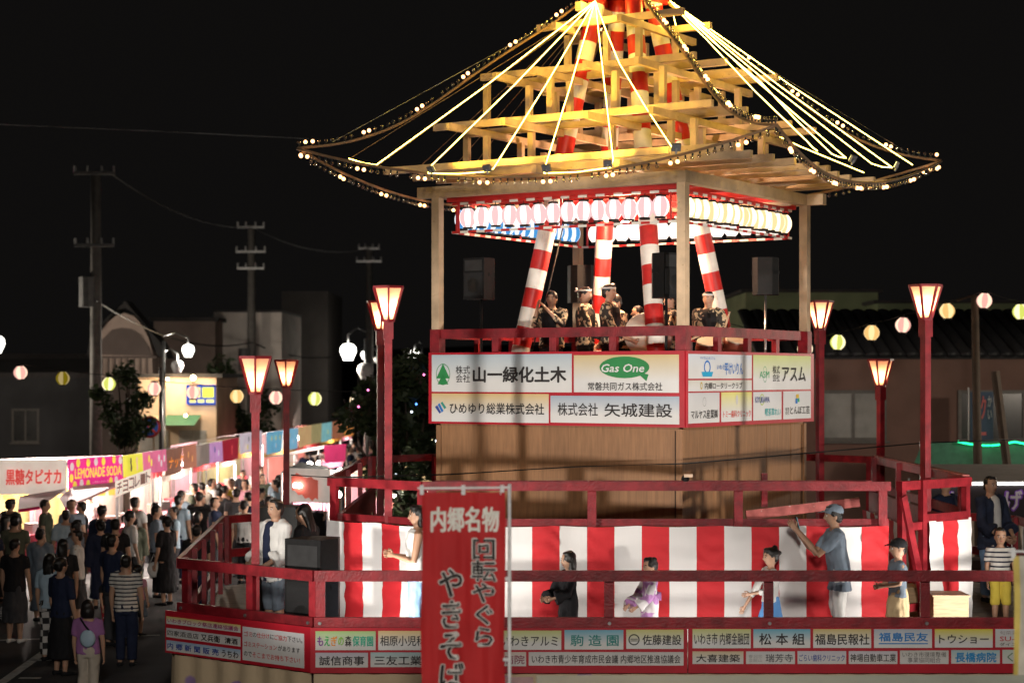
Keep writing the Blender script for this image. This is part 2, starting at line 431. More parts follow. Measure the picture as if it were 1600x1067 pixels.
curtain('striped_curtain', 'red and white striped curtain closing the far left side of the enclosure', [(mid[6], mid[7])], FL + .03, 2.1, .33, 0, push=-.20)
curtain('striped_curtain', 'red and white striped curtain closing the far right side of the enclosure', [(mid[2], mid[3])], FL + .03, 2.1, .33, 0, push=-.20)

# ================================================================== TOWER
CX, CY, HS = 1.573, 25.69, 1.945
ex = Vector((.8417, -.5400, 0)); ey = Vector((.5400, .8417, 0))
TROT = math.atan2(ex.y, ex.x)
def T(a, b, z): return Vector((CX, CY, z)) + ex * a + ey * b
tower = thing('festival_tower', 'tall timber festival drum tower with open pagoda roof frame', 'tower', (CX, CY, FL))
UF = 3.72                                     # upper floor
hb = HS - .09
plank = MB().box((0, 0, 0), (.4085, .024, 3.46 - FL)).mesh('plank', BOARD)
for s in range(4):
    rot = TROT + s * math.pi / 2
    d = Vector((math.cos(rot), math.sin(rot), 0)); nn = d.cross(V(0, 0, 1))
    c = Vector((CX, CY, 0)) + nn * hb
    npk = 9; step = 2 * (hb - .05) / npk
    for i in range(npk):
        o = bpy.data.objects.new('plank', plank); o.rotation_euler.z = rot
        o.location = c + d * (-hb + .05 + (i + .5) * step) + nn * random.uniform(-.003, .003) + V(0, 0, (3.46 + FL) / 2) - wloc(tower); link(o, tower)
    MB().box(c + d * (hb - .02) + V(0, 0, (3.44 + FL) / 2), (.075, .075, 3.44 - FL), rz=rot).build('corner_post', BOARD, tower)
    for q in (.475,): MB().box(c + d * (hb * 2 * q) + nn * .018 + V(0, 0, (3.44 + FL) / 2), (.012, .01, 3.4 - FL), rz=rot).build('batten', DARKJ, tower)
fl = MB(); fl.add([T(a, b, UF) for a, b in ((-HS, -HS), (HS, -HS), (HS, HS), (-HS, HS))] + [T(a, b, UF - .1) for a, b in ((-HS, -HS), (HS, -HS), (HS, HS), (-HS, HS))],
                  [(0, 1, 2, 3), (7, 6, 5, 4), (0, 4, 5, 1), (1, 5, 6, 2), (2, 6, 7, 3), (3, 7, 4, 0)])
fl.build('upper_floor', BOARD, tower)
# plates behind the sign boards
for s in range(4):
    a0, b0 = [(-HS, -HS), (HS, -HS), (HS, HS), (-HS, HS)][s]; a1, b1 = [(HS, -HS), (HS, HS), (-HS, HS), (-HS, -HS)][s]
    ins = .985
    MB().beam(T(a0 * ins, b0 * ins, 3.94), T(a1 * ins, b1 * ins, 3.94), .03, .93).build('backing_board', RED, tower)
# corner posts up to the eaves
PW = .118; hp = HS - .075
for a, b in ((-1, -1), (1, -1), (1, 1), (-1, 1)):
    MB().box(T(a * hp, b * hp, (UF + 6.52) / 2 + .002), (PW, PW, 6.52 - UF - .004), rz=TROT).build('corner_post', WOOD, tower)
    for z_, hh in ((4.58, .31),): MB().box(T(a * hp, b * hp, z_), (PW + .03, PW + .03, hh), rz=TROT).build('post_sleeve', RED, tower)
# railing of the upper floor
RT = 4.737
for s in range(4):
    A = [(-1, -1), (1, -1), (1, 1), (-1, 1)][s]; B = [(1, -1), (1, 1), (-1, 1), (-1, -1)][s]
    p = T(A[0] * hp, A[1] * hp, 0); q = T(B[0] * hp, B[1] * hp, 0); d = (q - p).normalized(); p = p + d * .08; q = q - d * .08
    MB().beam(p + V(0, 0, RT - .065), q + V(0, 0, RT - .065), .07, .125).build('rail', RED, tower)
    for t_ in (.245, .495, .745): MB().box(p.lerp(q, t_) + V(0, 0, (UF + RT - .13) / 2), (.105, .07, RT - .13 - UF), rz=math.atan2(d.y, d.x)).build('rail_post', RED, tower)
# eave plates on the posts
for s in range(4):
    A = [(-1, -1), (1, -1), (1, 1), (-1, 1)][s]; B = [(1, -1), (1, 1), (-1, 1), (-1, -1)][s]
    p = T(A[0] * hp, A[1] * hp, 6.595); q = T(B[0] * hp, B[1] * hp, 6.595); d = (q - p).normalized()
    e = .30 if s % 2 == 0 else -.066
    MB().beam(p - d * e, q + d * e if s != 0 else q + d * .066, .12, .15).build('beam', WOOD, tower)
for k_ in (-1.2, -.4, .4, 1.2):
    MB().beam(T(-hp + .07, k_, 6.575), T(hp - .07, k_, 6.575), .07, .09).build('red_joist', PRED, tower)
for y_ in (-hp + .085, hp - .085): MB().beam(T(-hp + .1, y_, 6.49), T(hp - .1, y_, 6.49), .02, .06).build('red_joist', PRED, tower)
m = MB(); pts_ = [T(-1.0 * .60 * HS, -.60 * HS, UF + .05) + V(.13, -.02, 0), T(-.45 * HS, -.45 * HS, 5.3) + V(.14, -.02, 0), T(-.36 * HS, -.36 * HS, 6.3) + V(.13, -.02, 0)]; m.tube(pts_, .009, 6); m.build('cable', CABLE, tower, True)
# roof timbers: four grids of crossing beams, each smaller than the one below
def grid(z, ys, xs, ext, sz, jit=.10, under=True):
    for y_ in ys:
        e0, e1 = ext + random.uniform(-jit, jit), ext + random.uniform(-jit, jit)
        MB().beam(T(-e0, y_, z), T(e1, y_, z), sz * .75, sz).build('beam', WOOD, tower)
    for x_ in xs:
        e0, e1 = ext + random.uniform(-jit, jit), ext + random.uniform(-jit, jit)
        MB().beam(T(x_, -e0, z - sz - .004), T(x_, e1, z - sz - .004), sz * .75, sz).build('beam', WOOD, tower)
def struts(xs, ys, z0, z1):
    for x_ in xs:
        for y_ in ys:
            MB().box(T(x_ + .0, y_ + .085, (z0 + z1) / 2), (.08, .075, z1 - z0), rz=TROT).build('strut', WOOD, tower)
for i, y_ in enumerate((-2.42, -1.55, -1.05, -.5, .1, .7, 1.25, 1.75, 2.2, 2.6)):
    e0, e1 = 2.5 + random.uniform(-.25, .1), (2.72 if i else 1.9) + random.uniform(-.12, .12)
    MB().beam(T(-e0, y_, 6.86), T(e1, y_, 6.86), .07, .09).build('beam', WOOD, tower)
for x_ in (-1.2, 0, 1.2):
    e0 = 2.35 + random.uniform(-.1, .1)
    MB().beam(T(x_, -e0, 6.755), T(x_, e0, 6.755), .08, .10).build('beam', WOOD, tower)
MB().beam(T(-2.4, -1.5, 6.97), T(2.4, -1.5, 6.97), .08, .11).build('beam', WOOD, tower)
MB().beam(T(-2.4, 1.5, 6.97), T(2.4, 1.5, 6.97), .08, .11).build('beam', WOOD, tower)
grid(7.53, (-1.55, -.75, .75, 1.55), (-1.5, -.6, .6, 1.5), 2.13, .092)
struts((-1.42, -.7, .55, 1.42), (-1.42, -.55, .6, 1.42), 6.91, 7.387)
grid(8.24, (-1.1, -.45, .5, 1.1), (-1.1, -.4, .4, 1.1), 1.73, .092)
struts((-1.0, -.35, .35, 1.0), (-1.0, .9), 7.58, 8.097); struts((-1.0, .9), (-.3, .35), 7.58, 8.097)
grid(8.95, (-.55, .55), (-.52, .5), 1.12, .092)
struts((-.62, .5), (-.6, .45), 8.29, 8.807)
struts((-1.75, 1.75), (-1.42, .6), 6.91, 7.387); struts((-1.42, -.4, .6, 1.3), (-1.42, .8), 7.58, 8.097); struts((.0,), (-.6, .5), 8.29, 8.807)
for z_, w_ in ((7.66, 1.7), (8.36, 1.3)):
    for y_ in (-.2, .95): MB().beam(T(-w_, y_, z_), T(w_ + random.uniform(-.2, .2), y_, z_), .06, .08).build('beam', WOOD, tower)
MB().beam(T(-.35, -.7, 9.16), T(-.35, .7, 9.16), .09, .12).build('beam', WOOD, tower)
# four leaning striped poles
for a, b in ((-1, -1), (1, -1), (1, 1), (-1, 1)):
    k0, k1 = .60 * HS, .13 * HS; p = T(a * k0, b * k0, UF); q = T(a * k1, b * k1, 9.5)
    m = MB(); N = 22
    m.tube([p.lerp(q, i / N) for i in range(N + 1)], [.126 - .006 * i / N for i in range(N + 1)], 18, mfun=lambda i, k, o=a: 1 if (i + (1 if o > 0 else 0)) % 2 else 0)
    m.build('striped_pole', [PWHITE, PRED], tower, True)
    MB().box(p + V(0, 0, .03), (.36, .36, .06), rz=TROT).build('pole_foot', RED, tower)
# red crown where the poles meet, with its lamp hoods
CR = MB()
for s in range(4):
    A = [(-1, -1), (1, -1), (1, 1), (-1, 1)][s]; B = [(1, -1), (1, 1), (-1, 1), (-1, -1)][s]
    CR.beam(T(A[0] * .42, A[1] * .42, 9.36), T(B[0] * .42, B[1] * .42, 9.36), .06, .16)
CR.build('crown_ring', PRED, tower)
# banner-striped battens that carry the lantern rows
hl = HS - .22
for s in range(4):
    A = [(-1, -1), (1, -1), (1, 1), (-1, 1)][s]; B = [(1, -1), (1, 1), (-1, 1), (-1, -1)][s]
    for z_ in (6.44, 6.055):
        m = MB(); N = 26
        for i in range(N):
            t0, t1 = i / N, (i + 1) / N
            g_ = lambda t: T(A[0] * hl + (B[0] - A[0]) * hl * t, A[1] * hl + (B[1] - A[1]) * hl * t, z_)
            m.beam(g_(t0), g_(t1), .022, .032, i % 2)
        m.build('lantern_batten', [PRED, PWHITE], tower)
    for t in (.03, .5, .97):
        m = MB(); c_ = T(A[0] * hl + (B[0] - A[0]) * hl * t, A[1] * hl + (B[1] - A[1]) * hl * t, 6.25)
        m.box(c_, (.022, .022, .36), rz=TROT); m.build('lantern_hanger', PRED, tower)
    MB().beam(T(A[0] * (hl - .05), A[1] * (hl - .05), 6.475), T(B[0] * (hl - .05), B[1] * (hl - .05), 6.475), .03, .03).build('lantern_bar', PRED, tower)

# ------------------------------------------------------------------ lanterns on the tower
def lantern_mesh(name, mats, r=.115, hgt=.26, seg=16, ribs=9, per=2, pw=2.3, dp=.55):
    m = MB(); pts = []; rad = []
    for i in range(ribs * 2 + 1):
        t = i / (ribs * 2); z = (t - .5) * hgt
        q = r * (1 - abs(2 * t - 1) ** pw * dp); q *= 1 if i % 2 else .975
        pts.append(V(0, 0, z)); rad.append(q)
    m.tube(pts, rad, seg, mfun=lambda i, k: (k // per) % 2)
    for z in (-hgt / 2 - .008, hgt / 2 + .008):
        m.tube([V(0, 0, z - .012), V(0, 0, z + .012)], r * .6, 12, mi=2)
    m.tube([V(0, 0, hgt / 2 + .015), V(0, 0, hgt / 2 + .06)], .006, 4, mi=2)
    return m.mesh(name, mats, smooth=False)
LW = glow('lantern_white', (1, .84, .76), 1.7)
kinds = [
    (lantern_mesh('paper_lantern', [LW, glow('lantern_pink', (1, .62, .62), 1.05), BLACK]), 'round paper lantern with pink and white stripes in the row under the left front eave', 'pink striped lantern row under the eave'),
    (lantern_mesh('paper_lantern', [glow('lantern_cream', (1, .80, .56), 2.2), glow('lantern_yellow', (1, .70, .34), 1.2), BLACK]), 'glowing cream and yellow paper lantern in the row under the right front eave', 'yellow lantern row under the eave'),
    (lantern_mesh('paper_lantern', [LW, glow('lantern_rose', (1, .80, .68), 1.8), BLACK]), 'plain white paper lantern in the row on the far right side behind the poles', 'white lantern row on the far side'),
    (lantern_mesh('paper_lantern', [glow('lantern_ice', (.88, .94, 1), 1.25), glow('lantern_blue', (.10, .46, 1), .75), BLACK]), 'blue and white striped paper lantern in the row on the far left side', 'blue striped lantern row on the far side')]
for s in range(4):
    A = [(-1, -1), (1, -1), (1, 1), (-1, 1)][s]; B = [(1, -1), (1, 1), (-1, 1), (-1, -1)][s]
    me, lab, grp = kinds[s]; N = 14
    for i in range(N):
        t = (i + .5) / N; t = .04 + .92 * t
        o = bpy.data.objects.new('paper_lantern', me)
        o.location = T(A[0] * hl + (B[0] - A[0]) * hl * t, A[1] * hl + (B[1] - A[1]) * hl * t, 6.245 + random.uniform(-.008, .008))
        o.rotation_euler = (random.uniform(-.05, .05), random.uniform(-.05, .05), random.uniform(0, 6.28))
        link(o); tag(o, lab, 'lantern', grp)

# ------------------------------------------------------------------ roof outline: curved strips with bulbs
tips = {'left': V(-2.885, 24.89, 7.16), 'near': V(3.057, 21.4, 7.00), 'right': V(6.18, 26.66, 7.20), 'far': V(.24, 30.15, 7.1)}
PROF = [(0.05, 9.62), (.19, 9.07), (.31, 8.72), (.44, 8.33), (.565, 7.9), (.69, 7.52), (.84, 7.26), (1.0, 7.16)]
def prof(t):
    for (a, za), (b, zb) in zip(PROF, PROF[1:]):
        if t <= b: return za + (zb - za) * (t - a) / (b - a)
    return PROF[-1][1]
def sm(f, t): return (f(max(.05, t - .05)) + f(t) + f(min(1, t + .05))) / 3
CAPX = Vector((CX, CY, 0))
def hip_pt(tip, t):
    q = CAPX.lerp(Vector((tip.x, tip.y, 0)), t); return Vector((q.x, q.y, sm(prof, t) + (tip.z - 7.16) * t))
def eave_pt(a, b, t, sag=.46, bow=.22):
    q = a.lerp(b, t); inn = (CAPX - Vector((q.x, q.y, 0))).normalized()
    s_ = 4 * t * (1 - t); return q + inn * bow * s_ + V(0, 0, -sag * (1 - abs(2 * t - 1) ** 2.2))
BG = glass('clear_bulb_glass', (.95, .92, .88), .72)
BON = glow('lit_bulb', (1, .50, .20), 5.5)
SOCK = mat('bulb_socket', (.02, .03, .03), .5)
def bulb(lit, up):
    s = 1 if up else -1; m = MB()
    m.tube([V(0, 0, 0), V(0, 0, s * .028)], .012, 6, mi=1)
    m.ball(V(0, 0, s * .055), .0265, 8, 6, 0)
    return m.mesh('bulb', [BON if lit else BG, SOCK], smooth=True)
BM = {(l, u): bulb(l, u) for l in (0, 1) for u in (0, 1)}
STRIP = mat('bent_roof_batten', (.36, .22, .12), .6, var=.3)
def light_string(label, pts, up, ph, gap):
    t = thing('bulb_string', label, 'string lights', pts[0])
    m = MB(); m.tube(pts, [(.018, .03)] * len(pts), 6, ref=(0, 0, 1)); m.build('batten', STRIP, t, True)
    L = 0; nxt = gap / 2; k = ph
    for a, b in zip(pts, pts[1:]):
        d = (b - a).length
        while nxt <= L + d:
            p = a.lerp(b, (nxt - L) / d); 
            o = bpy.data.objects.new('bulb', BM[(1 if k % 9 in (0, 1) else 0, up)])
            o.location = p + V(0, 0, .02 if up else -.02) - wloc(t); o.rotation_euler = (random.uniform(-.2, .2), random.uniform(-.2, .2), 0)
            if random.random() > .03: link(o, t)
            else: bpy.data.objects.remove(o)
            nxt += gap; k += 1
        L += d
for ph, (nm, lab) in enumerate((('left', 'bulb string climbing the left hip of the roof'), ('near', 'bulb string running down the roof hip that points at the viewer'), ('right', 'bulb string along the right hip of the roof'), ('far', 'bulb string along the hidden far hip of the roof'))):
    light_string(lab, [hip_pt(tips[nm], .05 + .95 * i / 40) for i in range(41)], 1, ph * 3, .088)
for ph, (a, b, lab) in enumerate((('left', 'near', 'bulb string hanging along the left front eave edge'), ('near', 'right', 'bulb string hanging along the right front eave edge'), ('right', 'far', 'bulb string hanging along the far right eave edge'), ('far', 'left', 'bulb string hanging along the far left eave edge'))):
    light_string(lab, [eave_pt(tips[a], tips[b], i / 40) for i in range(41)], 0, ph * 4, .102)
# lamp hung under the roof between the poles, and small LED spots clipped to the eave timbers
hl_ = thing('hanging_lamp', 'bright bare lamp hung under the roof between the striped poles', 'lamp', T(0, 0, 6.53)); MB().ball(T(0, 0, 6.20), .07, 10, 8).build('bulb', glow('hanging_bulb', (1, .86, .72), 22), hl_, True); MB().tube([T(0, 0, 6.27), T(0, 0, 6.53)], .012, 6).build('flex', CABLE, hl_)
ld = bpy.data.lights.new('hanging_light', 'POINT'); ld.energy = 430; ld.color = (1, .58, .34); ld.shadow_soft_size = .10; lo = bpy.data.objects.new('hanging_light', ld); lo.location = T(0, 0, 6.08) - wloc(hl_); link(lo, hl_)
def ray_wall(x, y, a, b, inn=.12):
    fc = Face((a.x, a.y), (b.x, b.y), -inn); u, v = fc.pix(x, y); return fc.at(u, v)
for lab, px, py, e, ww in (('small yellow LED spot clipped to the eave above the left post', 676, 266, 70, 0), ('small yellow LED spot at the end of the left rope loop', 763, 264, 80, 0), ('small yellow LED spot on the eave left of the middle rope loop', 855, 264, 85, 0), ('small yellow LED spot on the eave right of the middle rope loop', 950, 257, 80, 0), ('small yellow LED spot near the corner of the eaves', 1056, 232, 50, 0), ('small yellow LED spot on the right eave', 1330, 250, 34, 1), ('small yellow LED spot on the outer right eave', 1398, 260, 24, 1)):
    a_, b_ = (tips['left'], tips['near']) if ww == 0 else (tips['near'], tips['right'])
    c_ = ray_wall(px, py - 3, a_, b_, -.02); d_ = (T(0, 0, 8.9) - c_).normalized(); M_ = d_.to_track_quat('-Z', 'Y').to_matrix()
    t_ = thing('led_spot', lab, 'lamp', c_ - V(0, 0, .08)); MB().box(c_ - d_ * .03, (.11, .09, .035), M=M_).build('housing', mat('grey_housing', (.22, .22, .23), .5), t_); MB().box(c_ - d_ * .008, (.095, .075, .006), M=M_).build('lens', glow('led_lens', (1, .78, .22), 5), t_)
    MB().beam(c_ - d_ * .05, c_ - V(0, 0, .09), .02, .02, up=(1, 0, 0)).build('clamp', STEEL, t_)
    ld = bpy.data.lights.new('led_light', 'SPOT'); ld.energy = e * 1.9; ld.color = (1, .62, .07); ld.spot_size = R(88); ld.spot_blend = 1; ld.shadow_soft_size = .04; lo = bpy.data.objects.new('led_light', ld); lo.location = c_ + d_ * .01 - wloc(t_); lo.rotation_euler = d_.to_track_quat('-Z', 'Y').to_euler(); link(lo, t_)
# stays that hold the tips
for nm, lab in (('left', 'thin stay wire from the roof crown to the left eave tip'), ('right', 'thin stay wire from the roof crown to the right eave tip')):
    tp = tips[nm]; p = hip_pt(tp, .30) + V(0, 0, .05); q = hip_pt(tp, .9) + V(0, 0, .03)
    m = MB(); m.tube([p, q], .004, 4); tag(m.build('stay_wire', STEEL, None, loc=p), lab, 'wire')

# ------------------------------------------------------------------ glowing rope lights
ROPE = glow('rope_light', (1, .72, .12), 20)
def ray_wall(x, y, a, b, inn=.12):
    fc = Face((a.x, a.y), (b.x, b.y), -inn); u, v = fc.pix(x, y); return fc.at(u, v)
A1, A2 = P(930, 2, 25.25), P(1047, 2, 25.55)
# hooded lamps at the crown, where the rope lights meet
for lab, c_, e_ in (('small hooded lamp at the left top of the roof where the rope lights meet', A1 + V(-.06, -.10, .02), 60), ('small hooded lamp at the right top of the roof where the rope lights meet', A2 + V(.05, -.10, .03), 50)):
    t_ = thing('crown_lamp', lab, 'lamp', c_); MB().tube([c_ + V(0, 0, .04), c_ + V(0, 0, .16)], [.09, .03], 10).build('hood', PRED, t_, True); MB().ball(c_ + V(0, 0, .03), .035, 8, 6).build('bulb', glow('crown_bulb', (1, .8, .35), 6), t_)
    MB().beam(c_ + V(0, 0, .15), c_ + V(0, .35, .16), .03, .03).build('arm', PRED, t_)
    ld = bpy.data.lights.new('crown_light', 'POINT'); ld.energy = e_ * .7; ld.color = (1, .64, .10); ld.shadow_soft_size = .12; lo = bpy.data.objects.new('crown_light', ld); lo.location = V(0, -.02, -.06); link(lo, t_)
def rope(label, pts):
    m = MB()
    for p, q in zip(pts, pts[1:]):
        mid_ = p.lerp(q, .5) - V(0, 0, .02 * (p - q).length ** .5)
        m.tube([p, mid_, q], .0058, 5, cap=False)
    tag(m.build('rope_light', ROPE, None, loc=pts[0]), label, 'rope light', 'rope lights fanned over the roof')
def W1(x, y, i=.12): return ray_wall(x, y, tips['left'], tips['near'], i)
def W2(x, y, i=.12): return ray_wall(x, y, tips['near'], tips['right'], i)
rope('glowing yellow rope light fanned over the left front roof, leftmost run', [A1, W1(588, 258), W1(545, 248)])
rope('glowing yellow rope light looped above the left post of the tower', [A1, W1(671, 262), W1(669, 271), W1(765, 268), W1(772, 262), A1])
rope('glowing yellow rope light looped over the middle of the left front eave', [A1, W1(851, 263), W1(850, 271), W1(954, 262), W1(958, 250), A1])
rope('glowing yellow rope light slanting behind the timbers towards the near corner', [A1, P(968, 100, 23.9), P(1053, 235, 22.9)])
rope('glowing yellow rope light falling beside the near roof hip', [A2, P(1102, 60, 24.8), W2(1262, 222), W2(1277, 236)])
rope('glowing yellow rope light looped over the middle of the right front eave', [A2, W2(1322, 247), W2(1300, 241), P(1190, 130, 24.4), A2])
rope('glowing yellow rope light looped on the outer part of the right eave', [A2, W2(1362, 256), W2(1394, 262), A2])
rope('glowing yellow rope light nearest the right roof tip', [A2, W2(1426, 258)])
rope('glowing yellow rope light dropping inside the right slope', [A2 + V(.05, .3, -.05), P(1062, 62, 25.9), P(1150, 182, 26.6), P(1350, 270, 26.8)])
for i, (x, y) in enumerate(((548, 247), (592, 258), (650, 262), (705, 262), (735, 262))):
    m = MB(); q = ray_wall(x, y + 4, tips['far'], tips['left'], -.1) if i > 1 else W1(x, y); m.tube([A1 + V(0, .4, 0), q], .004, 4)
    tag(m.build('guy_line', STRIP, None, loc=A1), 'thin tan cord running unlit behind the glowing rope lights', 'cord', 'unlit cords of the roof')
# ================================================================== SIGN BOARDS
YEL, CYA, LIM, ORA, BLU, GRY = (.72, .52, .16), (.22, .50, .58), (.58, .62, .22), (.72, .50, .24), (.40, .50, .62), (.62, .62, .64)
K, GRN, BLUE, REDI, PURP, TEAL, NAVY = (.022, .018, .018), (.02, .22, .06), (.01, .16, .55), (.55, .03, .03), (.20, .05, .26), (.02, .26, .22), (.03, .06, .28)
def board(label, p0, p1, px0, px1, zlo, zhi, panels, push=.03, th=.03):
    """p0,p1: plan points left to right of the wall it hangs on"""
    fc = Face(p0, p1, push)
    u0 = fc.pix(px0, 600)[0] if px0 is not None else 0; u1 = fc.pix(px1, 600)[0] if px1 is not None else (Vector(p1) - Vector(p0)).length
    t = thing('sign_board', label, 'sign', fc.at((u0 + u1) / 2, zlo))
    m = MB(); q = [fc.at(u0, zlo), fc.at(u1, zlo), fc.at(u1, zhi), fc.at(u0, zhi)]; bk = [v - fc.n * th for v in q]
    m.add(q + bk, [(0, 1, 2, 3), (7, 6, 5, 4), (0, 4, 5, 1), (1, 5, 6, 2), (2, 6, 7, 3), (3, 7, 4, 0)]); m.build('frame', REDB, t)
    for (x0, y0, x1, y1, tp, bt, items) in panels:
        a, v1 = fc.pix(x0, y0); b, v0 = fc.pix(x1, y1)
        if b < a: a, b = b, a
        a, b = max(a, u0 + .012), min(b, u1 - .012); v1 = min(v1, zhi - .012); v0 = max(v0, zlo + .012)
        pm = MB(); c = [fc.at(a, v0, .006), fc.at(b, v0, .006), fc.at(b, v1, .006), fc.at(a, v1, .006)]; d = [k - fc.n * .005 for k in c]
        pm.add(c + d, [(0, 1, 2, 3), (0, 4, 5, 1), (1, 5, 6, 2), (2, 6, 7, 3), (3, 7, 4, 0)])
        po = pm.build('panel', grad(tp, bt), t)
        U = lambda f: a + (b - a) * f
        W = lambda f: v1 - (v1 - v0) * f
        for it in items:
            if it[0] == 'T':
                _, s, fx0, fy0, fx1, fy1, colr, wgt = it[:8]
                text(s, fc, U(fx0), W(fy1), U(fx1), W(fy0), flat(colr), po, wgt, push=.010, shear=it[8] if len(it) > 8 else 0)
            elif it[0] == 'O':          # ring or disc: cx, cy, rx, ry (fractions of panel height), colour, inner fraction
                _, cx_, cy_, rx, ry, colr, inner = it; hh = v1 - v0
                m = MB(); N = 36; o_ = [fc.at(U(cx_) + rx * hh * math.cos(2 * math.pi * i / N), W(cy_) + ry * hh * math.sin(2 * math.pi * i / N), .0085) for i in range(N)]
                if inner: 
                    i_ = [fc.at(U(cx_) + rx * inner * hh * math.cos(2 * math.pi * i / N), W(cy_) + ry * inner * hh * math.sin(2 * math.pi * i / N), .0085) for i in range(N)]
                    m.add(o_ + i_, [(i, (i + 1) % N, (i + 1) % N + N, i + N) for i in range(N)])
                else: m.poly(o_)
                m.build('emblem', flat(colr), po)
            elif it[0] == 'G':          # polygon: points in panel fractions, colour
                m = MB(); m.poly([fc.at(U(fx), W(fy), .0095) for fx, fy in it[1]]); m.build('emblem', flat(it[2]), po)
    return t
tl, tn, tr = T(-HS, -HS, 0), T(HS, -HS, 0), T(HS, HS, 0)
board('wide upper sign board with four sponsor panels on the left tower face', tl.xy - Vector((0, 0)), tn.xy, None, None, 3.463, 4.42, [
    (675, 554.5, 893.5, 613, (.42, .50, .56), WHT, [('O', .085, .53, .23, .29, GRN, .93), ('G', [(.085, .24), (.135, .64), (.035, .64)], GRN), ('G', [(.085, .5), (.125, .8), (.045, .8)], GRN),
        ('T', '株式\n会社', .18, .30, .285, .75, K, .012), ('T', '山一緑化土木', .305, .32, .965, .75, K, .045)]),
    (897, 555, 1061, 613.5, (.62, .48, .24), WHT, [('O', .49, .33, .76, .29, GRN, 0), ('G', [(.60, .45), (.72, .52), (.70, .70)], GRN), ('T', 'Gas One', .27, .24, .68, .46, WHT, .03, .2), ('T', '常磐共同ガス株式会社', .14, .73, .85, .95, K, .015)]),
    (675, 614.5, 857.5, 661, (.66, .48, .22), WHT, [('G', [(.03, .48), (.05, .42), (.085, .68), (.07, .72)], NAVY), ('G', [(.055, .40), (.07, .34), (.105, .62), (.09, .68)], BLUE), ('G', [(.08, .34), (.095, .29), (.13, .5), (.115, .56)], TEAL),
        ('T', 'ひめゆり総業株式会社', .16, .32, .965, .72, K, .02)]),
    (860.5, 618, 1061.5, 663, (.36, .43, .52), WHT, [('T', '株式会社', .06, .26, .38, .74, K, .012), ('T', '矢城建設', .43, .26, .95, .76, K, .02)])])
board('upper sign board with seven sponsor panels on the right tower face', tn.xy, tr.xy, None, None, 3.463, 4.42, [
    (1073.5, 552.8, 1174, 591.2, (.62, .66, .72), WHT, [('O', .28, .53, .30, .28, BLUE, .74), ('G', [(.19, .72), (.37, .72), (.35, .92), (.21, .92)], (.01, .36, .62)), ('T', 'いわき', .43, .42, .55, .62, BLUE, .012), ('T', '平けいりん', .55, .34, .85, .85, BLUE, .022), ('T', 'サイクルスタジアム', .17, .10, .40, .22, BLUE, 0)]),
    (1073.5, 594.2, 1174, 610, (.64, .62, .55), WHT, [('O', .19, .5, .22, .34, (.55, .40, .06), .6), ('T', '内郷ロータリークラブ', .24, .2, .84, .82, K, .015)]),
    (1176.5, 554.5, 1266.3, 608, (.56, .62, .20), WHT, [('O', .19, .55, .14, .23, (.04, .36, .16), .93), ('T', 'ASM', .10, .46, .26, .66, (.04, .36, .16), .0), ('T', '株式\n会社', .32, .30, .44, .76, K, .012), ('T', 'アスム', .48, .32, .90, .76, K, .03)]),
    (1073.5, 614, 1123.5, 659.5, GRY, WHT, [('O', .5, .3, .12, .15, (.1, .12, .11), .93), ('T', 'マルヤス産業㈱', .07, .56, .94, .86, K, .015)]),
    (1126.5, 613, 1174, 657, (.72, .66, .18), WHT, [('O', .5, .26, .09, .17, (.62, .6, .6), 0), ('T', 'トミー歯科クリニック', .05, .62, .96, .86, (.68, .06, .03), .01)]),
    (1176.5, 612.5, 1220.5, 655, GRY, WHT, [('O', .30, .27, .19, .2, (.45, .55, .08), .82), ('T', 'KIYUKAWA', .06, .17, .56, .38, NAVY, .014), ('T', '喫茶翠れい', .40, .58, .96, .86, (.02, .42, .42), .01)]),
    (1223.5, 611.5, 1266.3, 653, GRY, WHT, [('G', [(.45, .12), (.55, .10), (.55, .24), (.45, .26)], (.7, .45, .03)), ('G', [(.43, .27), (.5, .26), (.5, .44), (.43, .45)], (.02, .2, .6)), ('G', [(.51, .26), (.57, .25), (.57, .38), (.51, .40)], (.02, .4, .15)), ('T', '有限\n会社', .06, .58, .2, .84, K, 0), ('T', 'とんぼ工芸', .23, .54, .95, .84, K, .018)])])

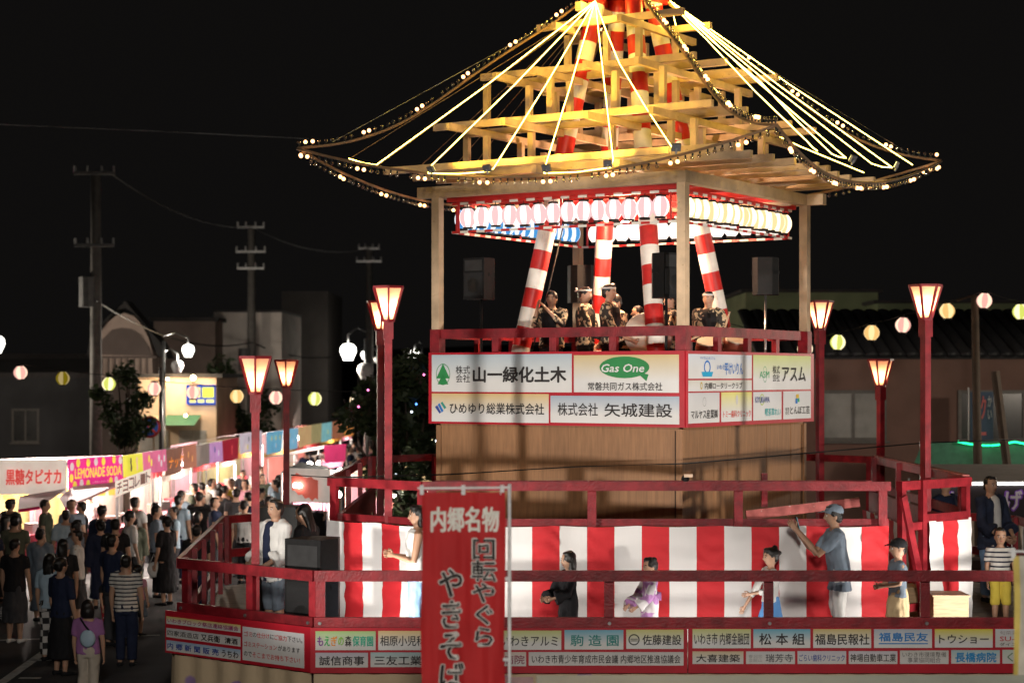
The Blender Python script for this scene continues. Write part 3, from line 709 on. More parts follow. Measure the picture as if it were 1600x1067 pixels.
def pan(x0, y0, x1, y1, top, s, colr=K, wgt=.015, rect=(.07, .22, .93, .86), bt=WHT, extra=()):
    return (x0, y0, x1, y1, top, bt, [('T', s, *rect, colr, wgt)] + list(extra))
F0, F1 = (c0[0], c0[1] - .06), (c1[0], c1[1] - .06)
PALE = (.62, .60, .58)
board('long lower sign board with small sponsor panels on the left half of the stage front', (-2.14, 19.66), (2.0, 19.66), None, 1074, .955, 1.435, [
    (493, 985.5, 587, 1015, (.34, .52, .20), PALE, [('T', 'も', .03, .26, .13, .78, PURP, .03), ('T', 'え', .145, .26, .24, .78, (.05, .4, .1), .03), ('T', 'ぎ', .255, .26, .36, .78, (.7, .25, .03), .03), ('T', 'の', .375, .30, .47, .75, (.2, .45, .05), .03), ('T', '森', .49, .24, .60, .8, K, .02), ('T', '保育園', .615, .24, .96, .8, (.02, .34, .22), .025)]),
    pan(591, 985, 696, 1015, (.62, .45, .20), '相原小児科医院', rect=(.03, .24, .97, .78)),
    (700, 984.5, 766, 1014.5, (.4, .5, .6), PALE, []),
    pan(770, 984.5, 877, 1014.5, (.56, .58, .22), 'いわきアルミ', rect=(.12, .28, .95, .80), wgt=.012),
    pan(882, 983.5, 974, 1014, (.16, .42, .55), '駒 造 園', (.02, .22, .20), .02, rect=(.10, .24, .92, .82)),
    pan(978.5, 983, 1068, 1013, (.60, .56, .20), '佐藤建設', K, .018, rect=(.28, .26, .96, .80), extra=[('O', .135, .52, .29, .29, K, .8), ('G', [(.07, .47), (.20, .47), (.20, .51), (.07, .51)], K), ('G', [(.07, .56), (.20, .56), (.20, .60), (.07, .60)], K)]),
    pan(493, 1019, 575, 1042, (.45, .43, .5), '誠信商事', K, .02, bt=PALE),
    pan(579, 1018.5, 665, 1041.5, (.36, .50, .52), '三友工業', K, .02, bt=PALE),
    (669, 1018.5, 740, 1041, (.55, .5, .4), PALE, []),
    pan(744, 1018, 822, 1040, (.62, .5, .44), '記念病院', (.25, .06, .10), .02, bt=PALE, rect=(.1, .2, .97, .85)),
    pan(826, 1018, 1068, 1039, (.55, .53, .52), 'いわき市青少年育成市民会議 内郷地区推進協議会', K, .012, bt=PALE, rect=(.02, .2, .98, .84))])
board('long lower sign board with small sponsor panels on the right half of the stage front', (2.0, 19.66), (5.75, 19.66), 1075.5, None, .955, 1.435, [
    pan(1082, 982, 1173, 1012, (.58, .58, .22), 'いわき市 内郷金融団', rect=(.03, .2, .97, .82), wgt=.012),
    pan(1177, 981.5, 1266, 1011.5, (.14, .42, .55), '松 本 組', K, .025, rect=(.10, .22, .9, .84)),
    pan(1270.5, 981, 1361, 1011.5, (.64, .50, .20), '福島民報社', K, .02, rect=(.03, .24, .97, .84)),
    pan(1365.5, 981, 1456, 1011.5, (.46, .50, .56), '福島民友', (.01, .18, .50), .03, rect=(.08, .18, .93, .66), extra=[('G', [(.08, .74), (.93, .74), (.93, .80), (.08, .80)], (.01, .18, .5))]),
    pan(1460.5, 979.5, 1551, 1011, (.72, .62, .06), 'トウショー', K, .02, rect=(.07, .30, .93, .78)),
    (1555, 979, 1640, 1010.5, GRY, PALE, [('T', '旬菜酒房', .08, .1, .5, .3, (.3, .25, .25), 0), ('T', 'SU-SHI', .08, .40, .62, .66, (.5, .03, .04), .02), ('T', 'ダイニング', .08, .74, .6, .92, K, 0)]),
    pan(1082, 1017, 1161.5, 1036.5, (.62, .50, .32), '大喜建築', K, .018, bt=PALE),
    pan(1165.5, 1017, 1242, 1036.5, (.56, .55, .55), '瑞芳寺', (.08, .08, .09), .015, bt=PALE, rect=(.4, .2, .96, .85), extra=[('T', '曹洞宗\n金龍山', .05, .25, .33, .85, (.3, .3, .3), 0)]),
    pan(1246, 1016.5, 1322, 1036.5, (.55, .52, .58), 'ごらい歯科クリニック', NAVY, .015, bt=PALE, rect=(.03, .25, .97, .8)),
    pan(1326, 1016.5, 1402, 1036.5, (.55, .52, .58), '神場自動車工業', K, .015, bt=PALE, rect=(.03, .2, .97, .84)),
    pan(1406, 1015.5, 1482, 1036.5, (.56, .54, .5), 'いわき市環境整備\n事業協同組合', (.1, .09, .09), .005, bt=PALE, rect=(.05, .1, .95, .9)),
    pan(1486, 1015, 1562, 1036, (.36, .52, .54), '長橋病院', (.01, .22, .50), .035, bt=PALE, rect=(.08, .15, .93, .9)),
    pan(1566, 1014.5, 1640, 1036, (.5, .58, .5), 'くに', (.1, .2, .1), .01, bt=PALE, rect=(.1, .2, .5, .85))])
q0, q1 = Vector(c7), Vector(c0); nn = Vector((q1 - q0)).normalized(); nn = Vector((nn.y, -nn.x)) * .06
board('slanted lower sign board with garbage sorting notice at the stage corner', q0 + nn + (q0 - q1).normalized() * .05, q1 + nn, 258, 488, .955, 1.435, [
    (260.5, 962, 376, 988, (.66, .52, .16), PALE, [('T', 'いわきブロック祭店連絡協議会', .02, .2, .98, .82, (.30, .03, .14), .025)]),
    (260.5, 980, 376, 1009.5, (.55, .54, .55), PALE, [('T', '四家酒造店', .02, .2, .45, .8, K, .01), ('T', '又兵衛', .48, .16, .74, .9, K, .03), ('T', '清酒', .80, .2, .97, .85, K, .03)]),
    (260.5, 999, 376, 1031.5, (.30, .44, .60), PALE, [('T', '内 郷 新 聞 販 売', .02, .2, .72, .82, NAVY, .03), ('T', 'うちわ', .76, .2, .98, .85, K, .025)]),
    (379.5, 978, 475.5, 1043.5, GRY, PALE, [('T', 'ゴミ', .03, .12, .17, .28, REDI, .01), ('T', 'の', .175, .14, .24, .27, K, .01), ('T', '仕分け', .245, .12, .45, .28, REDI, .01), ('T', 'に', .46, .13, .52, .27, K, .01), ('T', 'ご協力', .53, .12, .73, .28, REDI, .01), ('T', '下さい。', .74, .12, .98, .28, K, .01),
        ('T', 'ゴミステーション', .03, .42, .57, .58, REDI, .01), ('T', 'があります', .59, .42, .94, .58, K, .01), ('T', 'ので', .03, .72, .16, .87, K, .01), ('T', 'そこまでお持ち下さい！', .17, .71, .94, .88, REDI, .01)])])

# ================================================================== LAMP POSTS WITH PAPER SHADES
PAPER = mat('shade_paper', (.82, .60, .46), .8, var=.1, scale=6, transl=.7)
def bonbori(label, x, y, z0, ztop, rot, power):
    t = thing('lamp_post', label, 'lamp', (x, y, z0), 'red lamp posts with flared paper shades')
    hs, rt, rb = .405, .195, .072
    MB().box((x, y, (z0 + ztop - hs) / 2 - .1), (.088, .088, ztop - hs - z0 - .2), rz=rot).build('post', RED, t)
    MB().box((x, y, ztop - hs - .10), (.118, .118, .21), rz=rot).build('post_sleeve', RED, t)
    b, tp = ztop - hs + .01, ztop
    fr_ = MB(); N = 6
    ring_ = lambda r, z: [Vector((x + r * math.cos(rot + math.pi / 6 + 2 * math.pi * i / N), y + r * math.sin(rot + math.pi / 6 + 2 * math.pi * i / N), z)) for i in range(N)]
    lo_, hi_ = ring_(rb, b), ring_(rt, tp)
    for i in range(N):
        j = (i + 1) % N
        fr_.beam(lo_[i], hi_[i], .024, .024); fr_.beam(hi_[i], hi_[j], .024, .03); fr_.beam(lo_[i], lo_[j], .03, .03)
    fr_.build('shade_frame', RED, t)
    li, hi2 = ring_(rb - .008, b + .01), ring_(rt - .008, tp - .012)
    for i in range(N):
        j = (i + 1) % N; m = MB(); m.poly([li[i], li[j], hi2[j], hi2[i]]); m.build('paper_panel', PAPER, t)
    m = MB(); m.tube([(x, y, b - .005), (x, y, b + .05)], .025, 8); m.build('bulb_holder', BLACK, t)
    m = MB(); m.ball((x, y, b + .095), .036, 8, 6); m.build('bulb', glow('warm_lamp_bulb', (1, .60, .30), 14), t)
    ld = bpy.data.lights.new('lamp_light', 'POINT'); ld.energy = power * .62; ld.color = (1, .52, .28); ld.shadow_soft_size = .04
    lo = bpy.data.objects.new('lamp_light', ld); lo.location = V(x, y, b + .16) - wloc(t); link(lo, t)
bonbori('red lamp post with flared paper shade at the left corner of the striped enclosure', -1.46, 21.83, FL, 5.15, R(5), 26)
bonbori('red lamp post standing half hidden behind the one at the left enclosure corner', -1.86, 26.1, FL, 5.15, R(12), 26)
bonbori('red lamp post close to the right edge of the upper sign boards', 4.42, 26.55, FL, 5.17, R(27), 26)
bonbori('tall red lamp post with paper shade at the right corner of the enclosure', 4.93, 22.05, FL, 5.18, R(30), 26)
bonbori('low red lamp post with orange shade at the slanted stage corner', -2.84, 20.48, FL, 4.31, R(7), 15)
bonbori('low red lamp post at the far left corner of the stage', -3.42, 28.05, FL, 4.34, R(3), 15)
bonbori('low red lamp post at the far right side of the stage, before the brown building', 5.62, 28.2, FL, 4.35, R(31), 15)

# ================================================================== FLOODLIGHTS (stand on the stage edge, hidden by the sign boards)
def flood(label, loc, aim, power, cone=120, size=.12, colr=(1, .95, .88), z0=FL):
    loc = Vector(loc); aim = Vector(aim); d = (aim - loc).normalized()
    t = thing('floodlight', label, 'floodlight', (loc.x, loc.y, z0))
    q = d.to_track_quat('-Z', 'Y').to_matrix()
    hous = MB(); hous.box(loc - d * .05, (.24, .18, .05), M=q); hous.build('housing', BLACK, t)
    br = MB(); br.box((loc.x, loc.y, z0 + .01), (.16, .16, .02)); br.beam((loc.x, loc.y, z0 + .02), loc - d * .06, .03, .03, up=(1, 0, 0)); br.build('bracket', STEEL, t)
    ln = MB(); ln.box(loc - d * .020, (.21, .15, .006), M=q); ln.build('lens', glow('flood_lens', (1, .95, .88), 8), t)
    ld = bpy.data.lights.new('flood_lamp', 'SPOT'); ld.energy = power; ld.color = colr; ld.spot_size = R(cone); ld.spot_blend = .5; ld.shadow_soft_size = size / 2
    lo = bpy.data.objects.new('flood_lamp', ld); lo.location = loc + d * .01 - wloc(t); lo.rotation_euler = d.to_track_quat('-Z', 'Y').to_euler(); link(lo, t)
flood('small floodlight on the stage floor behind the big loudspeaker', (-1.62, 19.98, 1.28), (.2, 22.5, 2.4), 195, 130, .3)
flood('small floodlight on the stage floor at the middle of the front rail', (2.25, 19.93, 1.26), (1.6, 22.5, 2.9), 60, 140, .3)
flood('small floodlight on the stage floor at the right end of the front rail', (5.35, 19.98, 1.28), (3.6, 22.6, 2.7), 190, 130, .3)

flood('floodlight on a tripod at the left, aimed at the tower signs', (-8.2, 11.0, 2.3), (1.2, 24.4, 3.85), 6400, 23.5, .5, (1, .93, .84), 0)
flood('floodlight on a tripod at the right, aimed at the tower signs', (12.0, 13.5, 2.3), (2.6, 24.6, 3.85), 6000, 24, .5, (1, .93, .84), 0)

# ================================================================== NOBORI BANNERS IN FRONT
NRED = mat('banner_red_cloth', (.46, .018, .020), .75, var=.15, scale=3, bump=.25, bscale=9, transl=.15)
def nobori(label, x0, x1, ytop, Y, zbot, matl, lines, pole_x, border=None):
    a, b = P(x0, ytop, Y), P(x1, ytop, Y); top = a.z
    px = (pole_x - 800) / FPX * Y
    t = thing('banner_flag', label, 'banner', (px, Y, 0))
    POLE = mat('white_pole', (.6, .6, .6), .4)
    m = MB(); m.tube([(px, Y + .01, 0), (px, Y + .01, top + .06)], .013, 8); m.build('pole', POLE, t, True)
    m = MB(); m.beam((a.x - .03, Y, top + .03), (px, Y, top + .035), .014, .014); m.build('cross_bar', POLE, t)
    bs = MB(); bs.tube([(px, Y, 0), (px, Y, .12)], [.17, .12], 12); bs.build('base', BLACK, t)
    vs = []; fs = []; NU, NV = 24, 40
    def dep(u, q): return -.028 * math.sin(u * 8 + q * 2.6) * (.3 + q) - .016 * math.sin(u * 19 + q * 6) * (.3 + q) - .006 * math.sin(u * 40 - q * 9)
    for i in range(NU + 1):
        for j in range(NV + 1):
            u, q = i / NU, j / NV
            vs.append(V(a.x + (b.x - a.x) * u + .006 * math.sin(q * 9) , Y + dep(u, q), top + (zbot - top) * q))
    for i in range(NU):
        for j in range(NV): w_ = NV + 1; fs.append((i * w_ + j, i * w_ + j + 1, (i + 1) * w_ + j + 1, (i + 1) * w_ + j))
    m = MB(); m.add(vs, fs)
    if border: m.m = [1 if (k // NV) < 2 or (k // NV) >= NU - 2 else 0 for k in range(len(fs))]
    cl = m.build('cloth', [matl, border or matl], t, True)
    for x_ in (a.x, a.x + (b.x - a.x) * .5, b.x - .02):
        MB().box((x_, Y - .004, top + .018), (.028, .006, .07)).build('loop', POLE, t)
    for z_ in (top - .62, top - 1.2): MB().box((b.x + .012, Y, z_), (.05, .006, .024)).build('loop', POLE, t)
    fc = Face((a.x, Y), (b.x, Y), 0)
    for s, rx0, ry0, rx1, ry1, colr, wgt, vert, pu in lines:
        u0, v1 = fc.pix(rx0, ry0); u1, v0 = fc.pix(rx1, ry1)
        text(s, fc, u0, v0, u1, v1, flat(colr), cl, wgt, push=pu - .045, vertical=vert, warp=lambda cu, cv: -dep(cu / (b.x - a.x), (top - cv) / (top - zbot)))
OUTL = (.52, .50, .47)
nobori('red vertical banner with white and outlined black lettering on a white pole', 659, 789, 769, 13.3, 1.35, NRED, [
    ('内郷名物', 673, 791, 780, 831, (.66, .64, .58), .034, False, .050),
    ('回転やぐら', 735, 840, 777, 1010, OUTL, .075, True, .050), ('回転やぐら', 737, 842, 775, 1008, K, .022, True, .054),
    ('やきそば', 684, 886, 727, 1082, OUTL, .07, True, .050), ('やきそば', 686, 888, 725, 1080, K, .02, True, .054)], 796)
nobori('cream banner with yellow borders at the right edge, in front of the stage', 1583, 1690, 868, 12.6, 1.15, mat('cream_banner', (.50, .47, .40), .8, transl=.1), [], 1700, mat('yellow_border', (.52, .40, .10), .8))
# tops of two stall tents in the foreground
TENT = mat('tent_sheet', (.40, .42, .36), .55, var=.12, scale=2, bump=.15, bscale=10)
def tent(label, x0, x1, yr, Y, matl, dep=2.2):
    a, b = P(x0, yr, Y), P(x1, yr, Y); z = a.z
    t = thing('stall_tent', label, 'tent', ((a.x + b.x) / 2, Y - 1, 0))
    m = MB()
    for y0, z0, y1, z1 in ((Y, z, Y - dep, z - .35), (Y, z, Y + .25, z - .55)):
        vs = []; fs = []; N = 14
        for i in range(N + 1):
            for j in range(5):
                u, q = i / N, j / 4; vs.append(V(a.x + (b.x - a.x) * u, y0 + (y1 - y0) * q, z0 + (z1 - z0) * q - .02 * math.sin(u * 12) ** 2 * math.sin(q * 3.1)))
        for i in range(N):
            for j in range(4): fs.append((i * 5 + j, (i + 1) * 5 + j, (i + 1) * 5 + j + 1, i * 5 + j + 1))
        m.add(vs, fs)
    m.build('canopy', matl, t, True)
    for x_ in (a.x + .05, b.x - .05):
        for y_, zz in ((Y + .2, z - .46), (Y - dep + .1, z - .37)):
            MB().tube([(x_, y_, 0), (x_, y_, zz)], .02, 8).build('leg', STEEL, t)
tent('pale grey green tent top in the foreground below the long sign boards', 838, 1760, 1054, 12.4, TENT)
tent('pink tent top in the foreground beside the red banner pole', 700, 833, 1057, 15.2, mat('pink_tent', (.5, .33, .36), .6), 1.3)

# ================================================================== LOUDSPEAKERS
MESHM = mat('speaker_grille', (.010, .010, .011), .8, var=.4, scale=90, bump=.4, bscale=300)
def speaker(label, x, y, zb, rot, wd=.36, dp=.34, ht=.58, stand=None, grp=None):
    t = thing('loudspeaker', label, 'speaker', (x, y, zb if stand is None else stand), grp)
    Rm = Matrix.Rotation(rot, 3, 'Z'); o = V(x, y, zb)
    prof_ = [(-wd / 2, -dp / 2), (wd / 2, -dp / 2), (wd / 2, dp * .15), (wd * .28, dp / 2), (-wd * .28, dp / 2), (-wd / 2, dp * .15)]
    m = MB(); nq = len(prof_)
    m.add([o + Rm @ V(a, b, z) for z in (0, ht) for a, b in prof_], [tuple(reversed(range(nq))), tuple(range(nq, 2 * nq))] + [(i, (i + 1) % nq, (i + 1) % nq + nq, i + nq) for i in range(nq)])
    m.build('cabinet', BLACK, t)
    m = MB(); m.box(o + Rm @ V(0, -dp / 2 - .006, ht * .36), (wd * .86, .012, ht * .56), rz=rot); m.build('grille', MESHM, t)
    m = MB(); hc = o + Rm @ V(0, -dp / 2 - .004, ht * .82)
    outer = [hc + Rm @ V(a * wd * .42, 0, b * ht * .13) for a, b in ((-1, -1), (1, -1), (1, 1), (-1, 1))]; inn_ = [hc + Rm @ V(a * wd * .14, .004 + 0, b * ht * .05) - Rm @ V(0, .002, 0) for a, b in ((-1, -1), (1, -1), (1, 1), (-1, 1))]
    m.add(outer + inn_, [(i, (i + 1) % 4, (i + 1) % 4 + 4, i + 4) for i in range(4)] + [(4, 5, 6, 7)]); m.build('horn', mat('horn_plastic', (.03, .03, .031), .35), t)
    m = MB(); m.ball(o + Rm @ V(0, -dp / 2 - .010, ht * .34), (wd * .3, .006, wd * .3), 16, 8, M=Rm); m.build('woofer', mat('woofer_cone', (.012, .012, .012), .3), t)
    for s in (-1, 1): MB().box(o + Rm @ V(s * (wd / 2 + .002), 0, ht * .6), (.01, .12, .05), rz=rot).build('handle', BLACK, t)
    if stand is not None:
        m = MB(); m.tube([(x, y, stand + .12), (x, y, zb)], .018, 8); m.build('stand_pole', STEEL if 'silver' in label else BLACK, t, True)
        for k in range(3):
            a = rot + k * 2.094; m = MB(); m.tube([(x, y, stand + .5), (x + .36 * math.cos(a), y + .36 * math.sin(a), stand + .015)], .011, 6); m.build('stand_leg', BLACK, t)
    return t
def spk(px, yb, ht_px, Y, rot, label):
    q = P(px, yb, Y); speaker(label, q.x, q.y, q.z, rot, ht=ht_px * Y / FPX, stand=UF)
spk(752, 468, 64, 25.35, R(-38), 'black loudspeaker on a stand by the left post of the upper floor')
spk(909, 473, 58, 27.4, R(190), 'black loudspeaker on a stand by the far post behind the drummers')
spk(1041, 466, 70, 23.55, R(35), 'black loudspeaker on a stand just behind the near post of the upper floor')
spk(1196, 461, 58, 25.75, R(170), 'black loudspeaker on a silver stand by the right post of the upper floor')
speaker('big black floor loudspeaker standing at the stage corner', -2.16, 20.42, FL, R(-33), .50, .48, 1.30)
# cabinet, wooden boxes on the stage
cb = thing('equipment_cabinet', 'tall dark grey equipment cabinet behind the man in the pale jacket', 'cabinet', (-3.05, 24.0, FL))
MB().box((-3.05, 24.0, FL + .7), (.58, .5, 1.4)).build('case', mat('cabinet_grey', (.08, .085, .085), .5), cb)
MB().box((-3.05, 23.742, FL + .85), (.5, .012, .02)).build('handle', STEEL, cb); MB().box((-3.05, 23.742, FL + .45), (.52, .01, .8)).build('door', mat('cabinet_door', (.1, .105, .105), .45), cb)
PLY = mat('plywood', (.42, .29, .16), .6, var=.3, scale=5, bump=.15, bscale=20, stretch=(1, 1, 8))
for x_, y_, w_, lab in ((4.62, 22.15, .42, 'plywood step box inside the stair gate'), (5.02, 21.35, .40, 'pale plywood box standing before the short curtain')):
    b_ = thing('wooden_box', lab, 'box', (x_, y_, FL)); 
    MB().box((x_, y_, FL + .28), (w_, .42, .56)).build('carcass', PLY, b_); MB().box((x_, y_, FL + .572), (w_ + .03, .45, .02)).build('lid', PLY, b_)
# cable slung across the tower foot
m = MB(); pts = [P(455, 742, 21.9), P(520, 746, 21.7), P(700, 741, 22.6), P(900, 729, 22.9), P(1072, 724, 22.4), P(1270, 707, 25.6), P(1440, 692, 26.5), P(1640, 684, 28)]
m.tube(pts, .009, 5); tag(m.build('cable', CABLE, None, True, loc=pts[0]), 'thin black cable slung across the wooden foot of the tower', 'cable')
# clip lamp at the tower corner
cl = thing('clip_lamp', 'tiny clip lamp at the near corner of the timber tower foot', 'lamp', P(1071, 757, 21.62)); b_ = P(1071, 748, 21.62)
MB().ball(b_, (.05, .05, .05), 10, 6).build('shade', BLACK, cl); MB().box(b_ + V(.03, -.03, .04), (.10, .05, .035)).build('reflector', mat('peach_reflector', (.7, .5, .36), .4), cl)
MB().beam(b_ - V(0, 0, .05), P(1071, 757, 21.62), .02, .02, up=(1, 0, 0)).build('clamp', STEEL, cl)
# ================================================================== PEOPLE
SKIN = mat('skin', (.46, .27, .18), .5, var=.1, scale=12); SKIN2 = mat('tanned_skin', (.34, .19, .12), .5, var=.1, scale=12)
HAIR = mat('black_hair', (.012, .010, .009), .35, var=.4, scale=60, bump=.3, bscale=120, stretch=(1, 1, .2))
GHAIR = mat('grey_hair', (.16, .15, .14), .5, var=.4, scale=60)
EYE = mat('dark_eye', (.01, .008, .008), .2); LIP = mat('lip', (.34, .10, .09), .5); WEYE = mat('eye_white', (.6, .57, .54), .4)
def cloth(name, col, var=.15, **k): return mat('cloth_' + name, col, .85, var=var, scale=k.pop('scale', 5), bump=.35, bscale=14, spec=.2, **k)
C_WHITE = cloth('white', (.66, .65, .63)); C_BLACK = cloth('black', (.014, .014, .016)); C_NAVY = cloth('navy', (.016, .022, .05))
C_GREY = cloth('grey_blue', (.17, .21, .26)); C_KHAKI = cloth('khaki', (.50, .38, .22)); C_DENIM = cloth('denim', (.16, .26, .40), var=.4)
C_BLUE = cloth('blue', (.10, .26, .55)); C_YEL = cloth('yellow', (.55, .42, .06)); C_OLIVE = cloth('olive', (.09, .10, .07)); C_CHAR = cloth('charcoal', (.05, .05, .055))
C_PURP = cloth('mauve', (.30, .13, .30)); C_BEIGE = cloth('beige', (.46, .40, .33)); C_RED = cloth('red', (.42, .03, .04)); C_BROWN = cloth('brown', (.12, .07, .05)); C_LBLUE = cloth('pale_blue', (.38, .50, .60)); C_PINK = cloth('pink', (.55, .25, .30))
def pattern(name, kind, c1, c2, scale):
    m = bpy.data.materials.new('cloth_' + name); m.use_nodes = True; nt = m.node_tree; b = nt.nodes['Principled BSDF']; b.inputs['Roughness'].default_value = .85
    tc = _n(nt, 'ShaderNodeTexCoord')
    if kind == 'stripe':
        sx = _n(nt, 'ShaderNodeSeparateXYZ'); nt.links.new(tc.outputs['Object'], sx.inputs[0])
        mu = _n(nt, 'ShaderNodeMath', operation='MULTIPLY'); mu.inputs[1].default_value = scale; nt.links.new(sx.outputs[2], mu.inputs[0])
        f = _n(nt, 'ShaderNodeMath', operation='FRACT'); nt.links.new(mu.outputs[0], f.inputs[0])
        g_ = _n(nt, 'ShaderNodeMath', operation='GREATER_THAN'); g_.inputs[1].default_value = .66; nt.links.new(f.outputs[0], g_.inputs[0]); fac = g_.outputs[0]
    elif kind == 'check':
        ck = _n(nt, 'ShaderNodeTexChecker'); ck.inputs['Scale'].default_value = scale; nt.links.new(tc.outputs['Object'], ck.inputs[0]); fac = ck.outputs['Fac']
    else:
        vo = _n(nt, 'ShaderNodeTexVoronoi' if kind == 'dots' else 'ShaderNodeTexNoise'); vo.inputs['Scale'].default_value = scale; nt.links.new(tc.outputs['Object'], vo.inputs[0])
        if kind != 'dots': vo.inputs['Detail'].default_value = 1.5; vo.inputs['Distortion'].default_value = 1.2
        rr = _n(nt, 'ShaderNodeValToRGB'); p_ = .3 if kind == 'dots' else .52
        rr.color_ramp.elements[0].position = p_; rr.color_ramp.elements[1].position = p_ + .03; nt.links.new(vo.outputs[0], rr.inputs[0]); fac = rr.outputs[0]
    mx = _n(nt, 'ShaderNodeMixRGB'); mx.inputs[1].default_value = (*c1, 1); mx.inputs[2].default_value = (*c2, 1); nt.links.new(fac, mx.inputs[0]); nt.links.new(mx.outputs[0], b.inputs['Base Color'])
    return m
C_STRIPE = pattern('striped', 'stripe', (.58, .55, .50), (.02, .022, .04), 17)
C_CHECK = pattern('checkered', 'check', (.5, .48, .46), (.015, .015, .016), 11)
C_DOTS = pattern('polka_dot', 'dots', (.6, .5, .5), (.40, .02, .03), 22)
C_FEST = pattern('festival_print', 'noise', (.03, .024, .02), (.55, .42, .27), 11)
C_YUKATA = pattern('yukata_print', 'noise', (.66, .63, .64), (.42, .20, .44), 5)
C_HAPPI = pattern('happi_print', 'noise', (.014, .02, .045), (.02, .03, .065), 4)

def remesh_job(mb, vox, cb, smooth=2):
    o = bpy.data.objects.new('t', mb.mesh('t', SKIN))
    r = o.modifiers.new('r', 'REMESH'); r.mode = 'VOXEL'; r.voxel_size = vox; r.use_smooth_shade = True
    s = o.modifiers.new('s', 'SMOOTH'); s.factor = .5; s.iterations = smooth
    JOBS.append((o, cb))
def put(me, name, mats, parent, fold=0, extra=None):
    if fold:
        sd = random.random() * 40; me.update()
        nr = [v.normal.copy() for v in me.vertices]
        for v, q in zip(me.vertices, nr):
            c = v.co; v.co = c + q * fold * (noise.noise(Vector((c.x * 9 + sd, c.y * 9, c.z * 4.5))) + .5 * noise.noise(Vector((c.x * 20, c.y * 20 + sd, c.z * 11))))
    me.materials.clear()
    mats = mats if isinstance(mats, (list, tuple)) else [mats]
    for q in mats: me.materials.append(q)
    if extra and extra.f:
        import bmesh
        bm = bmesh.new(); bm.from_mesh(me)
        vs = [bm.verts.new(q) for q in extra.v]
        for f, mi in zip(extra.f, extra.m):
            try: fc_ = bm.faces.new([vs[i] for i in f]); fc_.material_index = mi; fc_.smooth = True
            except ValueError: pass
        bm.to_mesh(me); bm.free()
    me.name = name; return link(bpy.data.objects.new(name, me), parent)

